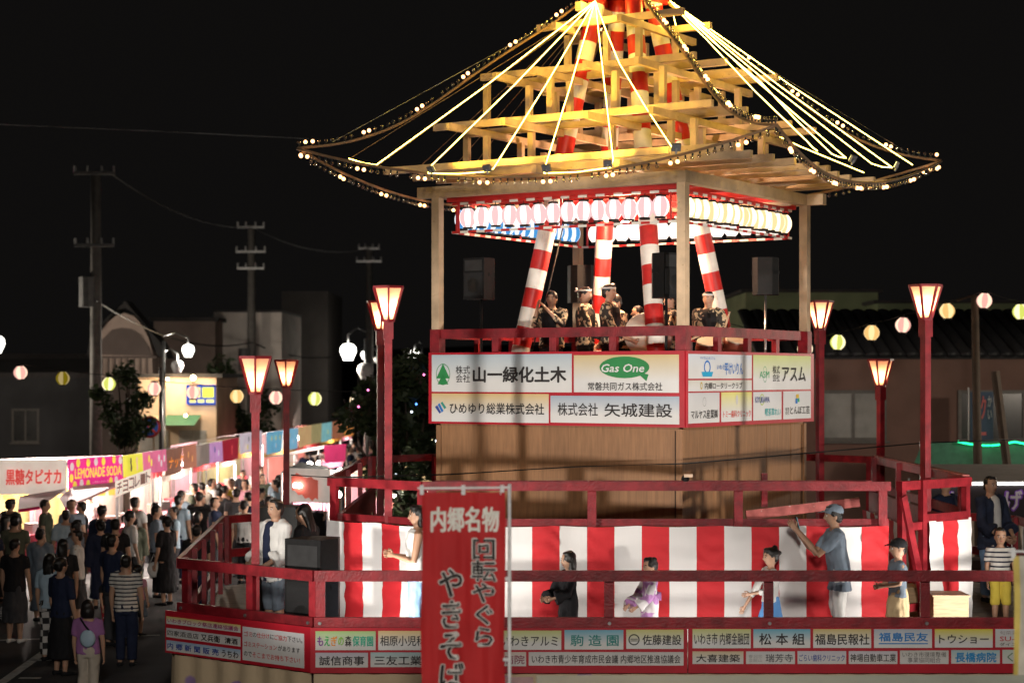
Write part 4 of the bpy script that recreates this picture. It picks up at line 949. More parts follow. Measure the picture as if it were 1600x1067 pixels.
def person(label, loc, face, h=1.65, hk=1 / 7.5, arms=None, legs=None, lean=0, yaw=0, nod=0, wide=1.0, skin=None, top=None, top_len=.50, sleeve=.5, bottom=None, bot_len=.06, skirt=None, robe=None, hair='short', hairm=None,
           shoes=None, cap=None, sash=None, vest=None, group=None, vox=.013, curl=.7, front=None):
    """h height; arms: (elbow, wrist) left and right in units of h, x forward, y left, z up"""
    t = thing('person', label, 'person', loc, group, face)
    skin = skin or SKIN; kd = (hk - 1 / 7.5)
    sh = .82 - kd * 1.2; nk = sh + .035; chin = 1 - hk
    def Ln(p):                                   # lean the upper body about the hips
        p = Vector(p); q = max(0, (p.z / h - .52)) * h; return Vector((p.x + math.sin(lean) * q, p.y, p.z - (1 - math.cos(lean)) * q))
    S = lambda x, y, z: Ln((x * h, y * h, z * h))
    aw = .108 * wide
    arms = arms or [((.01, .135, .62), (.05, .135, .47)), ((.01, -.135, .62), (.05, -.135, .47))]
    legs = legs or [((.012, .052, .285), (-.005, .055, .045)), ((.012, -.052, .285), (-.005, -.055, .045))]
    def rings(mb, rows, seg=14, g=1.0, add=0):
        mb.tube([S(cx, 0, z) for z, cx, rx, ry in rows], [((rx * g + add) * h, (ry * wide * g + add) * h) for z, cx, rx, ry in rows], seg, ref=(1, 0, 0))
    TOR = [(.49, 0, .055, .085), (.53, 0, .062, .098), (.58, 0, .060, .092), (.64, .004, .058, .085), (.70, .006, .064, .095), (.76, .004, .066, .104), (sh - .015, 0, .056, .108), (sh + .012, -.004, .036, .075), (nk, -.006, .03, .034)]
    body = MB(); rings(body, TOR)
    body.tube([S(-.008, 0, nk - .02), S(-.002, 0, chin + .04)], .033 * h, 10)
    # head
    Hh = hk * h; hd = MB()
    HR = [(0, .17, .10, .09), (.05, .13, .24, .18), (.16, .07, .34, .27), (.34, .02, .41, .325), (.52, -.01, .435, .345), (.68, -.025, .435, .345), (.84, -.035, .37, .295), (.95, -.035, .22, .18), (1.0, -.035, .07, .06)]
    hd.tube([V(cx * Hh, 0, z * Hh) for z, cx, a, b in HR], [(a * Hh, b * Hh) for z, cx, a, b in HR], 16)
    hd.tube([V(.40 * Hh, 0, .54 * Hh), V(.475 * Hh, 0, .38 * Hh), V(.42 * Hh, 0, .33 * Hh)], [.03 * Hh, .055 * Hh, .05 * Hh], 6, ref=(0, 1, 0))
    for s in (-1, 1): hd.ball((-.03 * Hh, s * .345 * Hh, .45 * Hh), (.09 * Hh, .035 * Hh, .14 * Hh), 8, 6)
    HM = Matrix.Translation(S(0, 0, chin)) @ Matrix.Rotation(yaw, 4, 'Z') @ Matrix.Rotation(nod + lean * .5, 4, 'Y')
    body.merge(hd, HM)
    ex_ = MB(); fe = MB()
    for s in (-1, 1):
        fe.ball((.375 * Hh, s * .155 * Hh, .50 * Hh), (.035 * Hh, .062 * Hh, .033 * Hh), 8, 6, 2)
        fe.ball((.395 * Hh, s * .152 * Hh, .50 * Hh), (.028 * Hh, .034 * Hh, .034 * Hh), 8, 6, 1)
        fe.tube([V(.40 * Hh, s * .07 * Hh, .595 * Hh), V(.40 * Hh, s * .15 * Hh, .615 * Hh), V(.35 * Hh, s * .24 * Hh, .59 * Hh)], .016 * Hh, 5, 1, ref=(0, 0, 1))
    fe.tube([V(.345 * Hh, -.11 * Hh, .225 * Hh), V(.395 * Hh, 0, .225 * Hh), V(.345 * Hh, .11 * Hh, .225 * Hh)], [.012 * Hh, .026 * Hh, .012 * Hh], 6, 3, ref=(0, 0, 1))
    ex_.merge(fe, HM)
    # limbs
    for (kn, an), s in zip(legs, (1, -1)):
        hp_ = S(0, s * .052, .52); k_ = Vector(kn) * h; a_ = Vector(an) * h
        body.tube([hp_, hp_.lerp(k_, .5), k_, k_.lerp(a_, .35), a_, a_ - V(0, 0, .03 * h)], [.052 * h, .046 * h, .034 * h, .034 * h, .021 * h, .02 * h], 10)
        body.tube([a_ + V(-.02, 0, -.033) * h, a_ + V(.04, 0, -.03) * h, a_ + V(.10, 0, -.036) * h], [(.02 * h, .014 * h), (.024 * h, .014 * h), (.02 * h, .008 * h)], 8, ref=(0, 1, 0))
    AR = []
    for (el, wr), s in zip(arms, (1, -1)):
        s_ = S(0, s * aw, sh - .012); e_ = S(*el); w_ = S(*wr); AR.append((s_, e_, w_, s))
        body.tube([S(0, s * aw * .7, sh - .01), s_, s_.lerp(e_, .5), e_, e_.lerp(w_, .3), w_], [.034 * h, .033 * h, .028 * h, .023 * h, .022 * h, .0145 * h], 10)
        d = (w_ - e_).normalized(); side = Vector((0, s, 0)) - d * d.dot(Vector((0, s, 0))); side = side.normalized() if side.length > .1 else Vector((0, 0, 1))
        flat_ = d.cross(side).normalized()      # palm normal
        up_ = flat_ if flat_.z > 0 else -flat_
        k0 = w_ + d * .052 * h
        body.tube([w_ - d * .005 * h, w_ + d * .02 * h, k0], [(.014 * h, .012 * h), (.021 * h, .011 * h), (.022 * h, .009 * h)], 8, ref=tuple(up_))
        for fi, ln in enumerate((.038, .044, .041, .032)):
            o_ = k0 + up_ * (.018 - .012 * fi) * h - d * .006 * h; inn = -side
            m1 = o_ + d * ln * .5 * h; m2 = m1 + (d * (1 - curl * .5) + inn * curl * .6).normalized() * ln * .32 * h; m3 = m2 + (d * (1 - curl) + inn * curl).normalized() * ln * .28 * h
            ex_.tube([o_, m1, m2, m3], [.0058 * h, .0054 * h, .005 * h, .0036 * h], 6)
        th = w_ + d * .018 * h + up_ * .014 * h
        ex_.tube([th, th + (d * .6 + up_ * .75).normalized() * .022 * h, th + (d * .9 + up_ * .45).normalized() * .044 * h - side * .006 * h], [.0075 * h, .0066 * h, .0046 * h], 6)
    remesh_job(body, vox * .8, lambda me: put(me, 'body', [skin, EYE, WEYE, LIP], t, 0, ex_), 1)
    # clothes
    def sleeves(mb, frac, r0, r1, flare=0):
        for s_, e_, w_, s in AR:
            pts = [S(0, s * aw * .55, sh - .005), s_]; rd = [r0 * h * 1.1, r0 * h]
            f1 = min(1, frac); pts += [s_.lerp(e_, f1 * .5), s_.lerp(e_, f1)]; rd += [(r0 + r1) / 2 * h, r1 * h]
            if frac > 1: pts += [e_.lerp(w_, (frac - 1) * .5), e_.lerp(w_, frac - 1)]; rd += [(r1 + flare * .5) * h * .95, (r1 * .85 + flare) * h]
            mb.tube(pts, rd, 10)
    TOPR = lambda lo, fl: [(lo, .002, .066 + fl, .098 + fl)] + [r for r in TOR if lo + .015 < r[0] < sh] + [(sh - .004, 0, .052, .106), (sh + .014, -.004, .036, .07)]
    if top:
        mb = MB(); rings(mb, TOPR(top_len, .004), g=1.07, add=.008)
        if sleeve: sleeves(mb, sleeve, .043, .036 if sleeve <= 1 else .033)
        remesh_job(mb, vox, lambda me: put(me, 'shirt', top, t, .016))
    if robe:
        m_, hem = robe; mb = MB()
        rings(mb, [(hem, .01, .105, .125), (hem + .10, .01, .098, .118), (.45, .006, .085, .108)] + [(r[0], r[1], r[2] * 1.15 + .006, r[3] * 1.08 + .006) for r in TOR if .5 < r[0] < sh] + [(sh - .004, 0, .054, .108), (sh + .016, -.004, .038, .07)])
        sleeves(mb, 1.85 if not front else 1.5, .046, .05 if not front else .044, .03); remesh_job(mb, vox, lambda me: put(me, 'robe', m_, t, .02))
        if front:
            fm_ = MB(); fm_.tube([S(.068, 0, .44), S(.072, 0, .56), S(.074, 0, .66), S(.072, 0, .74), S(.05, 0, sh), S(.03, 0, sh + .02)], [(.03 * h, .032 * h), (.03 * h, .034 * h), (.03 * h, .036 * h), (.028 * h, .040 * h), (.026 * h, .038 * h), (.02 * h, .03 * h)], 10); remesh_job(fm_, vox * .8, lambda me: put(me, 'shirt_front', front, t, .006))
    if vest:
        mb = MB(); rings(mb, [(r[0], r[1], r[2] * 1.15 + .012, r[3] * .93 + .010) for r in TOR if .52 < r[0] < sh]); remesh_job(mb, vox, lambda me: put(me, 'vest', vest, t, .006))
    if sash:
        mb = MB(); mb.tube([S(0, 0, .565), S(0, 0, .63)], [(.079 * h, .108 * h * wide), (.078 * h, .104 * h * wide)], 16, ref=(1, 0, 0)); mb.box(S(-.085, 0, .60), (.04 * h, .12 * h, .09 * h)); remesh_job(mb, vox, lambda me: put(me, 'sash', sash, t, .004))
    if bottom:
        mb = MB(); rings(mb, [(.47, 0, .066, .095), (.53, 0, .070, .103), (.575, 0, .064, .094)], add=.004)
        for (kn, an), s in zip(legs, (1, -1)):
            hp_ = S(0, s * .05, .53); k_ = Vector(kn) * h; a_ = Vector(an) * h; f = (.285 - bot_len) / (.285 - .045)
            pts = [hp_, hp_.lerp(k_, .5)]; rd = [.060 * h, .056 * h]
            if bot_len >= .285: f2 = 1 - (bot_len - .285) / .24; pts.append(hp_.lerp(k_, f2)); rd.append(.056 * h)
            else: pts += [k_, k_.lerp(a_, max(.2, f))]; rd += [.047 * h, .044 * h]
            mb.tube(pts, rd, 10)
        remesh_job(mb, vox, lambda me: put(me, 'trousers', bottom, t, .016))
    if skirt:
        m_, hem, fl = skirt; mb = MB(); rings(mb, [(hem, .004, .075 + fl, .10 + fl), ((hem + .53) / 2, 0, .074 + fl * .5, .102 + fl * .5), (.54, 0, .068, .100), (.575, 0, .062, .09)], add=.004); remesh_job(mb, vox, lambda me: put(me, 'skirt', m_, t, .022))
    for (kn, an), s in zip(legs, (1, -1)):
        a_ = Vector(an) * h; m = MB()
        m.tube([a_ + V(-.035, 0, -.025) * h, a_ + V(-.01, 0, -.022) * h, a_ + V(.05, 0, -.028) * h, a_ + V(.115, 0, -.034) * h], [(.018 * h, .018 * h), (.027 * h, .024 * h), (.028 * h, .017 * h), (.022 * h, .010 * h)], 8, ref=(0, 1, 0))
        o = bpy.data.objects.new('shoe', m.mesh('shoe', shoes or C_BLACK, smooth=True)); link(o, t)
    # hair
    hm = MB()
    if hair != 'none':
        big = 1.0 if hair in ('short', 'band') else 1.06
        hm.ball((-.075 * Hh, 0, .66 * Hh), (.435 * Hh * big, .375 * Hh * big, .385 * Hh * big), 14, 10)
        hm.ball((-.20 * Hh, 0, .46 * Hh), (.29 * Hh * big, .335 * Hh * big, .36 * Hh), 12, 8)
        hm.ball((.15 * Hh, 0, .90 * Hh), (.24 * Hh, .28 * Hh, .12 * Hh), 10, 6)
        for s in (-1, 1): hm.tube([V(.10 * Hh, s * .33 * Hh, .72 * Hh), V(.06 * Hh, s * .355 * Hh, .5 * Hh)], .05 * Hh, 6)
        if hair == 'long': hm.tube([V(-.25 * Hh, 0, .6 * Hh), V(-.3 * Hh, 0, .1 * Hh), V(-.34 * Hh, 0, -.45 * Hh), V(-.36 * Hh, 0, -.95 * Hh)], [(.26 * Hh, .38 * Hh), (.22 * Hh, .40 * Hh), (.17 * Hh, .40 * Hh), (.08 * Hh, .28 * Hh)], 10)
        if hair == 'bob': hm.tube([V(-.16 * Hh, 0, .65 * Hh), V(-.19 * Hh, 0, .3 * Hh), V(-.2 * Hh, 0, -.10 * Hh)], [(.33 * Hh, .41 * Hh), (.33 * Hh, .44 * Hh), (.24 * Hh, .40 * Hh)], 12)
        if hair == 'bun': hm.ball((-.28 * Hh, 0, 1.04 * Hh), .16 * Hh); hm.ball((-.5 * Hh, .1 * Hh, .72 * Hh), .11 * Hh)
        if hair == 'buns':
            for s in (-1, 1): hm.ball((-.12 * Hh, s * .36 * Hh, .93 * Hh), .16 * Hh)
        if hair == 'tail': hm.tube([V(-.48 * Hh, 0, .75 * Hh), V(-.72 * Hh, 0, .6 * Hh), V(-.7 * Hh, 0, .05 * Hh)], [.1 * Hh, .14 * Hh, .05 * Hh], 8)
        q = MB(); q.merge(hm, HM); remesh_job(q, vox * .8, lambda me: put(me, 'hair', hairm or HAIR, t, .016), 1)
    if cap:
        m = MB(); m.ball((-.04 * Hh, 0, .72 * Hh), (.47 * Hh, .40 * Hh, .36 * Hh), 14, 10)
        m.tube([V(.25 * Hh, 0, .74 * Hh), V(.55 * Hh, 0, .70 * Hh), V(.78 * Hh, 0, .64 * Hh)], [(.03 * Hh, .33 * Hh), (.025 * Hh, .31 * Hh), (.012 * Hh, .18 * Hh)], 10, ref=(0, 0, 1))
        q = MB(); q.merge(m, HM); remesh_job(q, vox * .7, lambda me: put(me, 'cap', cap, t), 1)
    if hair == 'band':
        m = MB(); m.tube([V(-.03 * Hh, 0, .70 * Hh), V(-.03 * Hh, 0, .80 * Hh)], [(.46 * Hh, .385 * Hh)] * 2, 16); m.tube([V(-.45 * Hh, 0, .76 * Hh), V(-.62 * Hh, .1 * Hh, .92 * Hh)], .045 * Hh, 6); m.tube([V(-.45 * Hh, 0, .76 * Hh), V(-.66 * Hh, -.05 * Hh, .72 * Hh)], .045 * Hh, 6)
        q = MB(); q.merge(m, HM); o = bpy.data.objects.new('headband', q.mesh('headband', vest if vest and 0 else C_WHITE, smooth=True)); link(o, t)
    return t
PI = math.pi
clap = [((.035, .125, .63), (.165, .03, .665)), ((.035, -.125, .63), (.165, -.028, .66))]
danc = [((.08, .14, .60), (.22, .10, .56)), ((.09, -.13, .60), (.23, -.06, .55))]
def at(px, Y, z=FL): return V((px - 800) / FPX * Y, Y, z)
person('woman with shoulder length dark hair in white tank top clapping before the curtain', at(652, 20.75), PI + .15, 1.63, arms=clap, skin=SKIN2, top=C_WHITE, top_len=.49, sleeve=0, bottom=C_DENIM, hair='bob', curl=.25, vox=.011)
person('child in a black happi coat facing left with hands held forward', at(888, 20.6), PI + .45, 1.13, 1 / 6.0, arms=danc, robe=(C_BLACK, .22), bottom=C_BLACK, hair='bob', vox=.010, skin=SKIN)
person('small girl in a pale floral yukata with purple sash dancing', at(1016, 20.6), PI + .35, 1.06, 1 / 5.7, arms=[((.08, .13, .58), (.20, .09, .50)), ((.10, -.12, .58), (.23, -.06, .50))], robe=(C_YUKATA, .07), sash=C_PURP, hair='buns', vox=.010)
person('girl with black hair in a bun, white blouse and blue skirt', at(1204, 20.7), PI + .3, 1.16, 1 / 6.0, arms=[((.10, .10, .60), (.22, .03, .57)), ((.10, -.15, .58), (.19, -.17, .43))], top=C_WHITE, top_len=.48, sleeve=1.4, skirt=(C_BLUE, .22, .05), hair='bun', curl=.2, vox=.010)
ph_loc = at(1312, 20.75)
person('man in grey cap and blue grey polo shirt holding up a phone', ph_loc, PI, 1.64, 1 / 7.2, arms=[((.14, .09, .67), (.26, .02, .84)), ((.14, -.10, .66), (.255, -.03, .825))], lean=.12, nod=-.05, wide=1.2, skin=SKIN2, top=C_GREY, top_len=.42, sleeve=.75, bottom=C_WHITE, bot_len=.26, hair='short', cap=C_GREY, shoes=C_WHITE, vox=.011)
ph = thing('phone', 'phone with a lit screen in the raised hands of the capped man', 'phone', ph_loc + V(-.50, 0, 1.40))
m = MB(); m.box(ph_loc + V(-.475, .02, 1.435), (.012, .075, .15), M=Matrix.Rotation(-.25, 3, 'Y')); m.build('case', BLACK, ph)
m = MB(); m.box(ph_loc + V(-.466, .02, 1.437), (.004, .066, .135), M=Matrix.Rotation(-.25, 3, 'Y')); m.build('screen', glow('phone_screen', (.3, .6, .65), .6), ph)
person('child in dark cap, grey tee and khaki skirt walking left', at(1403, 20.6), PI + .1, 1.27, 1 / 6.2, arms=[((.03, .13, .62), (.15, .08, .60)), ((.03, -.13, .62), (.15, -.06, .59))], top=C_GREY, top_len=.5, sleeve=.6, skirt=(C_KHAKI, .31, .03), hair='short', cap=C_BLACK, vox=.010)
person('man in dark navy happi coat over white shirt and jeans on the far right', at(1548, 25.3), -PI / 2 + .5, 1.71, arms=[((.06, .13, .62), (.19, .06, .53)), ((.06, -.14, .62), (.20, -.05, .53))], robe=(C_HAPPI, .42), front=C_WHITE, bottom=C_DENIM, hair='short', vox=.013)
person('boy in striped tee and yellow shorts facing the viewer', at(1563, 22.7), -PI / 2 - .1, 1.22, 1 / 6.1, top=C_STRIPE, top_len=.47, sleeve=.75, bottom=C_YEL, bot_len=.27, hair='short', shoes=C_GREY, skin=SKIN2, vox=.010)
person('person in a dark jacket half hidden behind the stair gate', at(1478, 26.8), -PI / 2 + .6, 1.62, top=C_NAVY, sleeve=1.8, bottom=C_CHAR, hair='short')
person('young man in open pale jacket over navy tee near the slanted rail', at(430, 21.4), -PI / 2 - .75, 1.66, arms=[((.05, .14, .62), (.17, .07, .55)), ((.05, -.14, .62), (.18, -.06, .56))], robe=(C_WHITE, .47), front=C_NAVY, bottom=C_GREY, bot_len=.25, hair='short', vox=.011)
person('woman with long dark hair bending behind the big loudspeaker', at(489, 21.75), PI - .4, 1.58, lean=.2, nod=.15, arms=clap, top=C_BLACK, sleeve=.8, bottom=C_CHAR, hair='long', vox=.011)
# musicians on the upper floor
drum = [((.08, .14, .60), (.22, .07, .54)), ((.08, -.14, .60), (.22, -.07, .53))]
flute = [((.11, .12, .70), (.13, -.02, .845)), ((.11, -.13, .70), (.13, -.10, .845))]
def mus(lab, px, Y, face, h, arms, hair='band', vest=C_BLACK, top=None, **k):
    return person(lab, at(px, Y, UF), face, h, arms=arms, top=top or C_FEST, sleeve=1.5, vest=vest, bottom=C_BLACK, hair=hair, vox=.012, **k)
mus('musician in printed shirt playing a flute beside the left striped pole', 862, 25.0, -PI / 2 - .25, 1.53, flute, 'tail')
mus('drummer in printed festival shirt with white headband facing the big drum', 914, 25.6, -.25, 1.62, drum)
mus('tall drummer in printed shirt and dark vest beside the big drum', 952, 25.1, -.35, 1.63, drum)
mus('drummer bending over the big drum between two others', 972, 25.75, PI + .5, 1.52, drum, 'short', lean=.18)
mus('short drummer in dark blue shirt behind the big drum', 996, 25.9, PI, 1.36, drum, 'short', C_NAVY, C_NAVY)
mus('musician in printed shirt mostly hidden behind the near post', 1047, 25.3, PI + .3, 1.52, drum, 'short')
mus('drummer with white crown-like headband playing at the right striped pole', 1107, 25.2, -PI / 2 + .15, 1.54, drum, 'band')
DSKIN = mat('drum_skin', (.66, .60, .50), .6, var=.1); DBODY = mat('drum_wood', (.20, .05, .03), .35, var=.3)
def taiko(label, c, axis, r, L, stand_z):
    c = Vector(c); ax = Vector(axis).normalized(); t = thing('drum', label, 'drum', (c.x, c.y, stand_z))
    m = MB(); m.tube([c + ax * L * (i / 8 - .5) for i in range(9)], [r * (.93 + .12 * math.sin(math.pi * i / 8)) for i in range(9)], 20); m.build('shell', DBODY, t, True)
    for s in (-1, 1): m = MB(); m.tube([c + ax * s * L * .5, c + ax * s * (L * .5 + .012)], [r * .95, r * .93], 20); m.build('skin', DSKIN, t)
    for k in range(4):
        a = k * PI / 2 + .6; MB().beam((c.x + r * .7 * math.cos(a), c.y + r * .7 * math.sin(a), stand_z), (c.x + r * .45 * math.cos(a), c.y + r * .45 * math.sin(a), c.z - r * .6), .05, .05, up=(1, 0, 0)).build('stand_leg', DBODY, t)
taiko('big drum with pale skin between the drummers', P(1014, 525, 25.1), (-.35, -1, .1), .30, .5, UF)
taiko('small drum with pale skin before the headband drummer', P(1150, 541, 24.9), (.1, -.5, 1), .17, .22, UF)
taiko('small red brown drum at the knees of the headband drummer', P(1108, 545, 24.75), (0, -.4, 1), .18, .2, UF)
for lab, a, b in (('slanted drum stick held up by the headband drummer', P(1128, 530, 24.8), P(1140, 487, 24.8)), ('pair of drum sticks lying across the small drum', P(1075, 532, 24.6), P(1108, 518, 24.6)), ('drum stick in the hand of the tall drummer', P(955, 538, 24.9), P(975, 530, 24.9))):
    m = MB(); m.tube([a, b], .014, 6); tag(m.build('drum_stick', WOOD, None, loc=a), lab, 'drum stick')
# ================================================================== STALL STREET (left)
def sheet(col, tr=.6): return mat('stall_sheet_%.2f_%.2f_%.2f' % col, col, .7, var=.12, scale=4, bump=.15, bscale=10, transl=tr)
STL = glow('stall_bulb', (1, .93, .84), 34)
ZT = 2.38
def sx(px, Y): return (px - 800) / FPX * Y
def stall(label, segs, depth=2.0, lamp=70, counter=(.30, .05, .08)):
    """segs: (px0,Y0,px1,Y1,drop,colour,[texts]) banners hung along the eave; the stall lies behind them"""
    ztop = ZT + random.uniform(-.07, .06)
    p0 = V(sx(segs[0][0], segs[0][1]), segs[0][1], 0); p1 = V(sx(segs[-1][2], segs[-1][3]), segs[-1][3], 0)
    d = (p1 - p0).normalized(); nb = V(-d.y, d.x, 0)                      # towards the back of the stall
    if nb.x > 0 and nb.y < 0: nb = -nb
    t = thing('food_stall', label, 'stall', (p0 + p1) / 2 + nb * depth / 2, 'food stalls along the street')
    for (a, Ya, b, Yb, drop, colr, texts) in segs:
        q0, q1 = V(sx(a, Ya), Ya, 0), V(sx(b, Yb), Yb, 0); L = (q1 - q0).length; nrm = (q1 - q0).normalized().cross(V(0, 0, 1))
        vs = []; fs = []; N = max(6, int(L * 4)); sd = random.random() * 9
        for i in range(N + 1):
            for j in range(5):
                u, q = i / N, j / 4; vs.append(q0.lerp(q1, u) + nrm * (.03 * math.sin(u * L * 3 + sd) * q + .02) + V(0, 0, ztop - drop * q))
        for i in range(N):
            for j in range(4): fs.append((i * 5 + j, (i + 1) * 5 + j, (i + 1) * 5 + j + 1, i * 5 + j + 1))
        m = MB(); m.add(vs, fs); bn = m.build('banner', backlit(colr), t, True)
        fc = Face(q0.xy, q1.xy, 0)
        for it in texts:
            s, f0, g0, f1, g1, tc_, wg = it[:7]
            if s == 'dot': 
                m = MB(); r_ = .09; m.poly([fc.at(f0 * L + r_ * .8 * math.cos(k * .785), ztop - drop * g0 + r_ * math.sin(k * .785), .062) for k in range(8)]); m.build('print', backlit(tc_), bn)
            else: text(s, fc, f0 * L, ztop - drop * g1, f1 * L, ztop - drop * g0, backlit(tc_), bn, wg, push=.062)
    # awning, frame, counter
    hi0, hi1 = p0 + nb * depth + V(0, 0, ztop - .34), p1 + nb * depth + V(0, 0, ztop - .34)
    m = MB(); m.add([p0 + V(0, 0, ztop), p1 + V(0, 0, ztop), hi1, hi0], [(0, 1, 2, 3)]); m.build('awning', mat('stall_awning', (.30, .26, .25), .7), t)
    for q in (p0 + d * .05 + nb * .1, p1 - d * .05 + nb * .1, p0 + d * .05 + nb * (depth - .1), p1 - d * .05 + nb * (depth - .1)):
        MB().tube([q, q + V(0, 0, ztop - .38)], .02, 6).build('pole', STEEL, t)
    m = MB(); m.beam(p0 + d * .15 + nb * .45 + V(0, 0, .42), p1 - d * .15 + nb * .45 + V(0, 0, .42), .6, .84); m.build('counter', mat('counter_%.2f_%.2f' % counter[:2], counter, .7, var=.4, scale=5), t)
    m = MB(); m.add([p0 + nb * depth, p1 + nb * depth, hi1, hi0], [(0, 1, 2, 3)]); m.build('back_sheet', sheet(random.choice(((.40, .14, .12), (.45, .34, .28), (.36, .30, .12), (.42, .20, .24), (.30, .32, .36), (.46, .40, .36))), .2), t)
    vl = sheet(random.choice(((.55, .05, .06), (.6, .32, .06), (.6, .25, .35), (.6, .56, .5))), .4); m = MB(); NV_ = 12
    for k in range(NV_):
        q0_, q1_ = p0.lerp(p1, k / NV_) + nb * .06, p0.lerp(p1, (k + 1) / NV_) + nb * .06; zz = ztop - max(g_[4] for g_ in segs) + .04; m.add([q0_ + V(0, 0, zz), q1_ + V(0, 0, zz), q1_.lerp(q0_, .15) + V(0, 0, zz - .18), q0_.lerp(q1_, .15) + V(0, 0, zz - .18)], [(0, 1, 2, 3)])
    m.build('valance', vl, t)
    for k in range(3):
        q = p0.lerp(p1, .25 + .25 * k) + nb * .45 + V(0, 0, .84)
        MB().box(q + V(0, 0, .11), (.3, .26, .22), rz=k).build('tub', [C_BEIGE, STEEL, C_RED][k % 3], t)
    for k in (.3, .7):
        q = p0.lerp(p1, k) + nb * .6 + V(0, 0, ztop - .5)
        MB().ball(q, .07, 8, 6).build('bulb', STL, t); MB().tube([q + V(0, 0, .07), q + V(0, 0, .34)], .008, 5).build('flex', CABLE, t)
    ld = bpy.data.lights.new('stall_light', 'POINT'); ld.energy = lamp * 8; ld.color = (1, .86, .76); ld.shadow_soft_size = .12
    lo = bpy.data.objects.new('stall_light', ld); lo.location = (p0 + p1) / 2 + nb * .55 + V(0, 0, ztop - .62) - wloc(t); link(lo, t)
    return t
MAG, LEM, BRN = (.60, .02, .22), (.62, .60, .05), (.16, .06, .035)
yl = (.72, .55, .06)
s1 = stall('tapioca and lemonade stall with cream and magenta banners at the street mouth', [
    (-60, 36.9, 104, 37.3, .70, (.66, .56, .48), [('黒糖タピオカ', .42, .26, .95, .72, (.62, .06, .05), .03)]),
    (104, 37.3, 189, 39.2, .62, MAG, [('LEMONADE SODA', .10, .32, .96, .66, yl, .035), ('レモネードソーダ', .42, .78, .72, .86, (.65, .5, .5), .0)] + [('dot', fx, fy, 0, 0, yl if k % 3 else (.62, .5, .5), 0) for k, (fx, fy) in enumerate(((.05, .25), (.16, .14), (.34, .16), (.48, .15), (.62, .15), (.82, .12), (.94, .16), (.04, .62), (.10, .86), (.22, .82), (.34, .86), (.76, .84), (.86, .82)))])], 2.4, 130)
# drop sheets under the tapioca banner
for pts, lab in (([P(30, 775, 36.8), P(104, 763, 37.1), P(62, 793, 36.2), P(28, 798, 36.1)], 'white plastic drop sheet slanting under the tapioca banner'), ([P(92, 777, 37.0), P(114, 760, 37.2), P(186, 752, 38.9), P(180, 762, 38.4), P(102, 795, 36.6)], 'white plastic drop sheet with pink hem under the lemonade banner')):
    t = thing('drop_sheet', lab, 'sheet', pts[0]); m = MB(); m.poly(pts); m.build('sheet', sheet((.70, .66, .68), .6), t)
    m = MB(); m.beam(pts[-1], pts[2], .02, .06); m.build('hem', sheet((.6, .03, .2)), t)
stall('stall with lime yellow banner and chocolate lettering', [
    (190, 39.4, 221, 41.0, .47, LEM, [('dot', .32, .3, 0, 0, K, 0), ('dot', .34, .6, 0, 0, K, 0), ('dot', .62, .3, 0, 0, (.62, .4, .3), 0), ('dot', .64, .6, 0, 0, (.62, .4, .3), 0)]),
    (221, 41.0, 258, 43.0, .50, (.58, .12, .24), [('dot', .2, .3, 0, 0, yl, 0), ('dot', .3, .5, 0, 0, yl, 0), ('dot', .62, .35, 0, 0, (.68, .6, .6), 0), ('dot', .72, .6, 0, 0, (.68, .6, .6), 0), ('dot', .85, .4, 0, 0, (.68, .6, .6), 0)])], 2.0, 60)
b_ = thing('hanging_sign', 'slanting white sign with outlined chocolate lettering under the lime banner', 'sign', P(180, 775, 38.0)); fc = Face(P(180, 760, 37.8).xy, P(236, 736, 41.2).xy, .1)
m = MB(); u0, v0 = fc.pix(180, 766); u1, v1 = fc.pix(236, 744); m.poly([fc.at(u0, v0 - .14), fc.at(u1, v1 - .14), fc.at(u1, v1 + .18), fc.at(u0, v0 + .18)]); pn = m.build('sheet', backlit((.66, .58, .5)), b_)
for k, ch in enumerate('チョコレート'):
    f = (k + .1) / 6.2; g_ = (k + .95) / 6.2; vv = v0 + (v1 - v0) * f
    text(ch, fc, u0 + (u1 - u0) * f, vv - .09, u0 + (u1 - u0) * g_, vv + .15, flat((.22, .08, .05)), pn, .03, push=.02)
stall('stall with dark brown banners and orange lettering', [
    (258, 43.0, 284, 45.3, .62, BRN, [('ナック', .08, .3, .95, .75, (.72, .22, .02), .04)]), (284, 45.3, 305, 47.2, .58, (.26, .10, .06), [('dot', .3, .4, 0, 0, (.6, .3, .1), 0), ('dot', .6, .6, 0, 0, (.6, .3, .1), 0)])], 2.0, 60)
stall('stall with silvery grey banner next to a lilac one', [
    (305, 47.2, 326, 49.2, .55, (.20, .16, .14), []), (326, 49.2, 346, 51.0, .55, (.50, .26, .50), [('dot', .3, .35, 0, 0, NAVY, 0), ('dot', .6, .55, 0, 0, (.66, .6, .66), 0)])], 2.0, 60)
stall('stall with deep red banner and pink awning', [
    (346, 51.0, 372, 53.6, .62, (.30, .015, .03), [('dot', .5, .4, 0, 0, (.68, .1, .1), 0), ('dot', .5, .6, 0, 0, (.68, .1, .1), 0)])], 2.0, 60)
stall('stall with pale lilac banner and dark print', [(373, 53.8, 408, 57.4, .6, (.58, .50, .56), [('dot', .35, .3, 0, 0, K, 0), ('dot', .5, .28, 0, 0, K, 0), ('dot', .65, .26, 0, 0, K, 0), ('dot', .3, .7, 0, 0, yl, 0), ('dot', .6, .7, 0, 0, yl, 0)])], 2.0, 55)
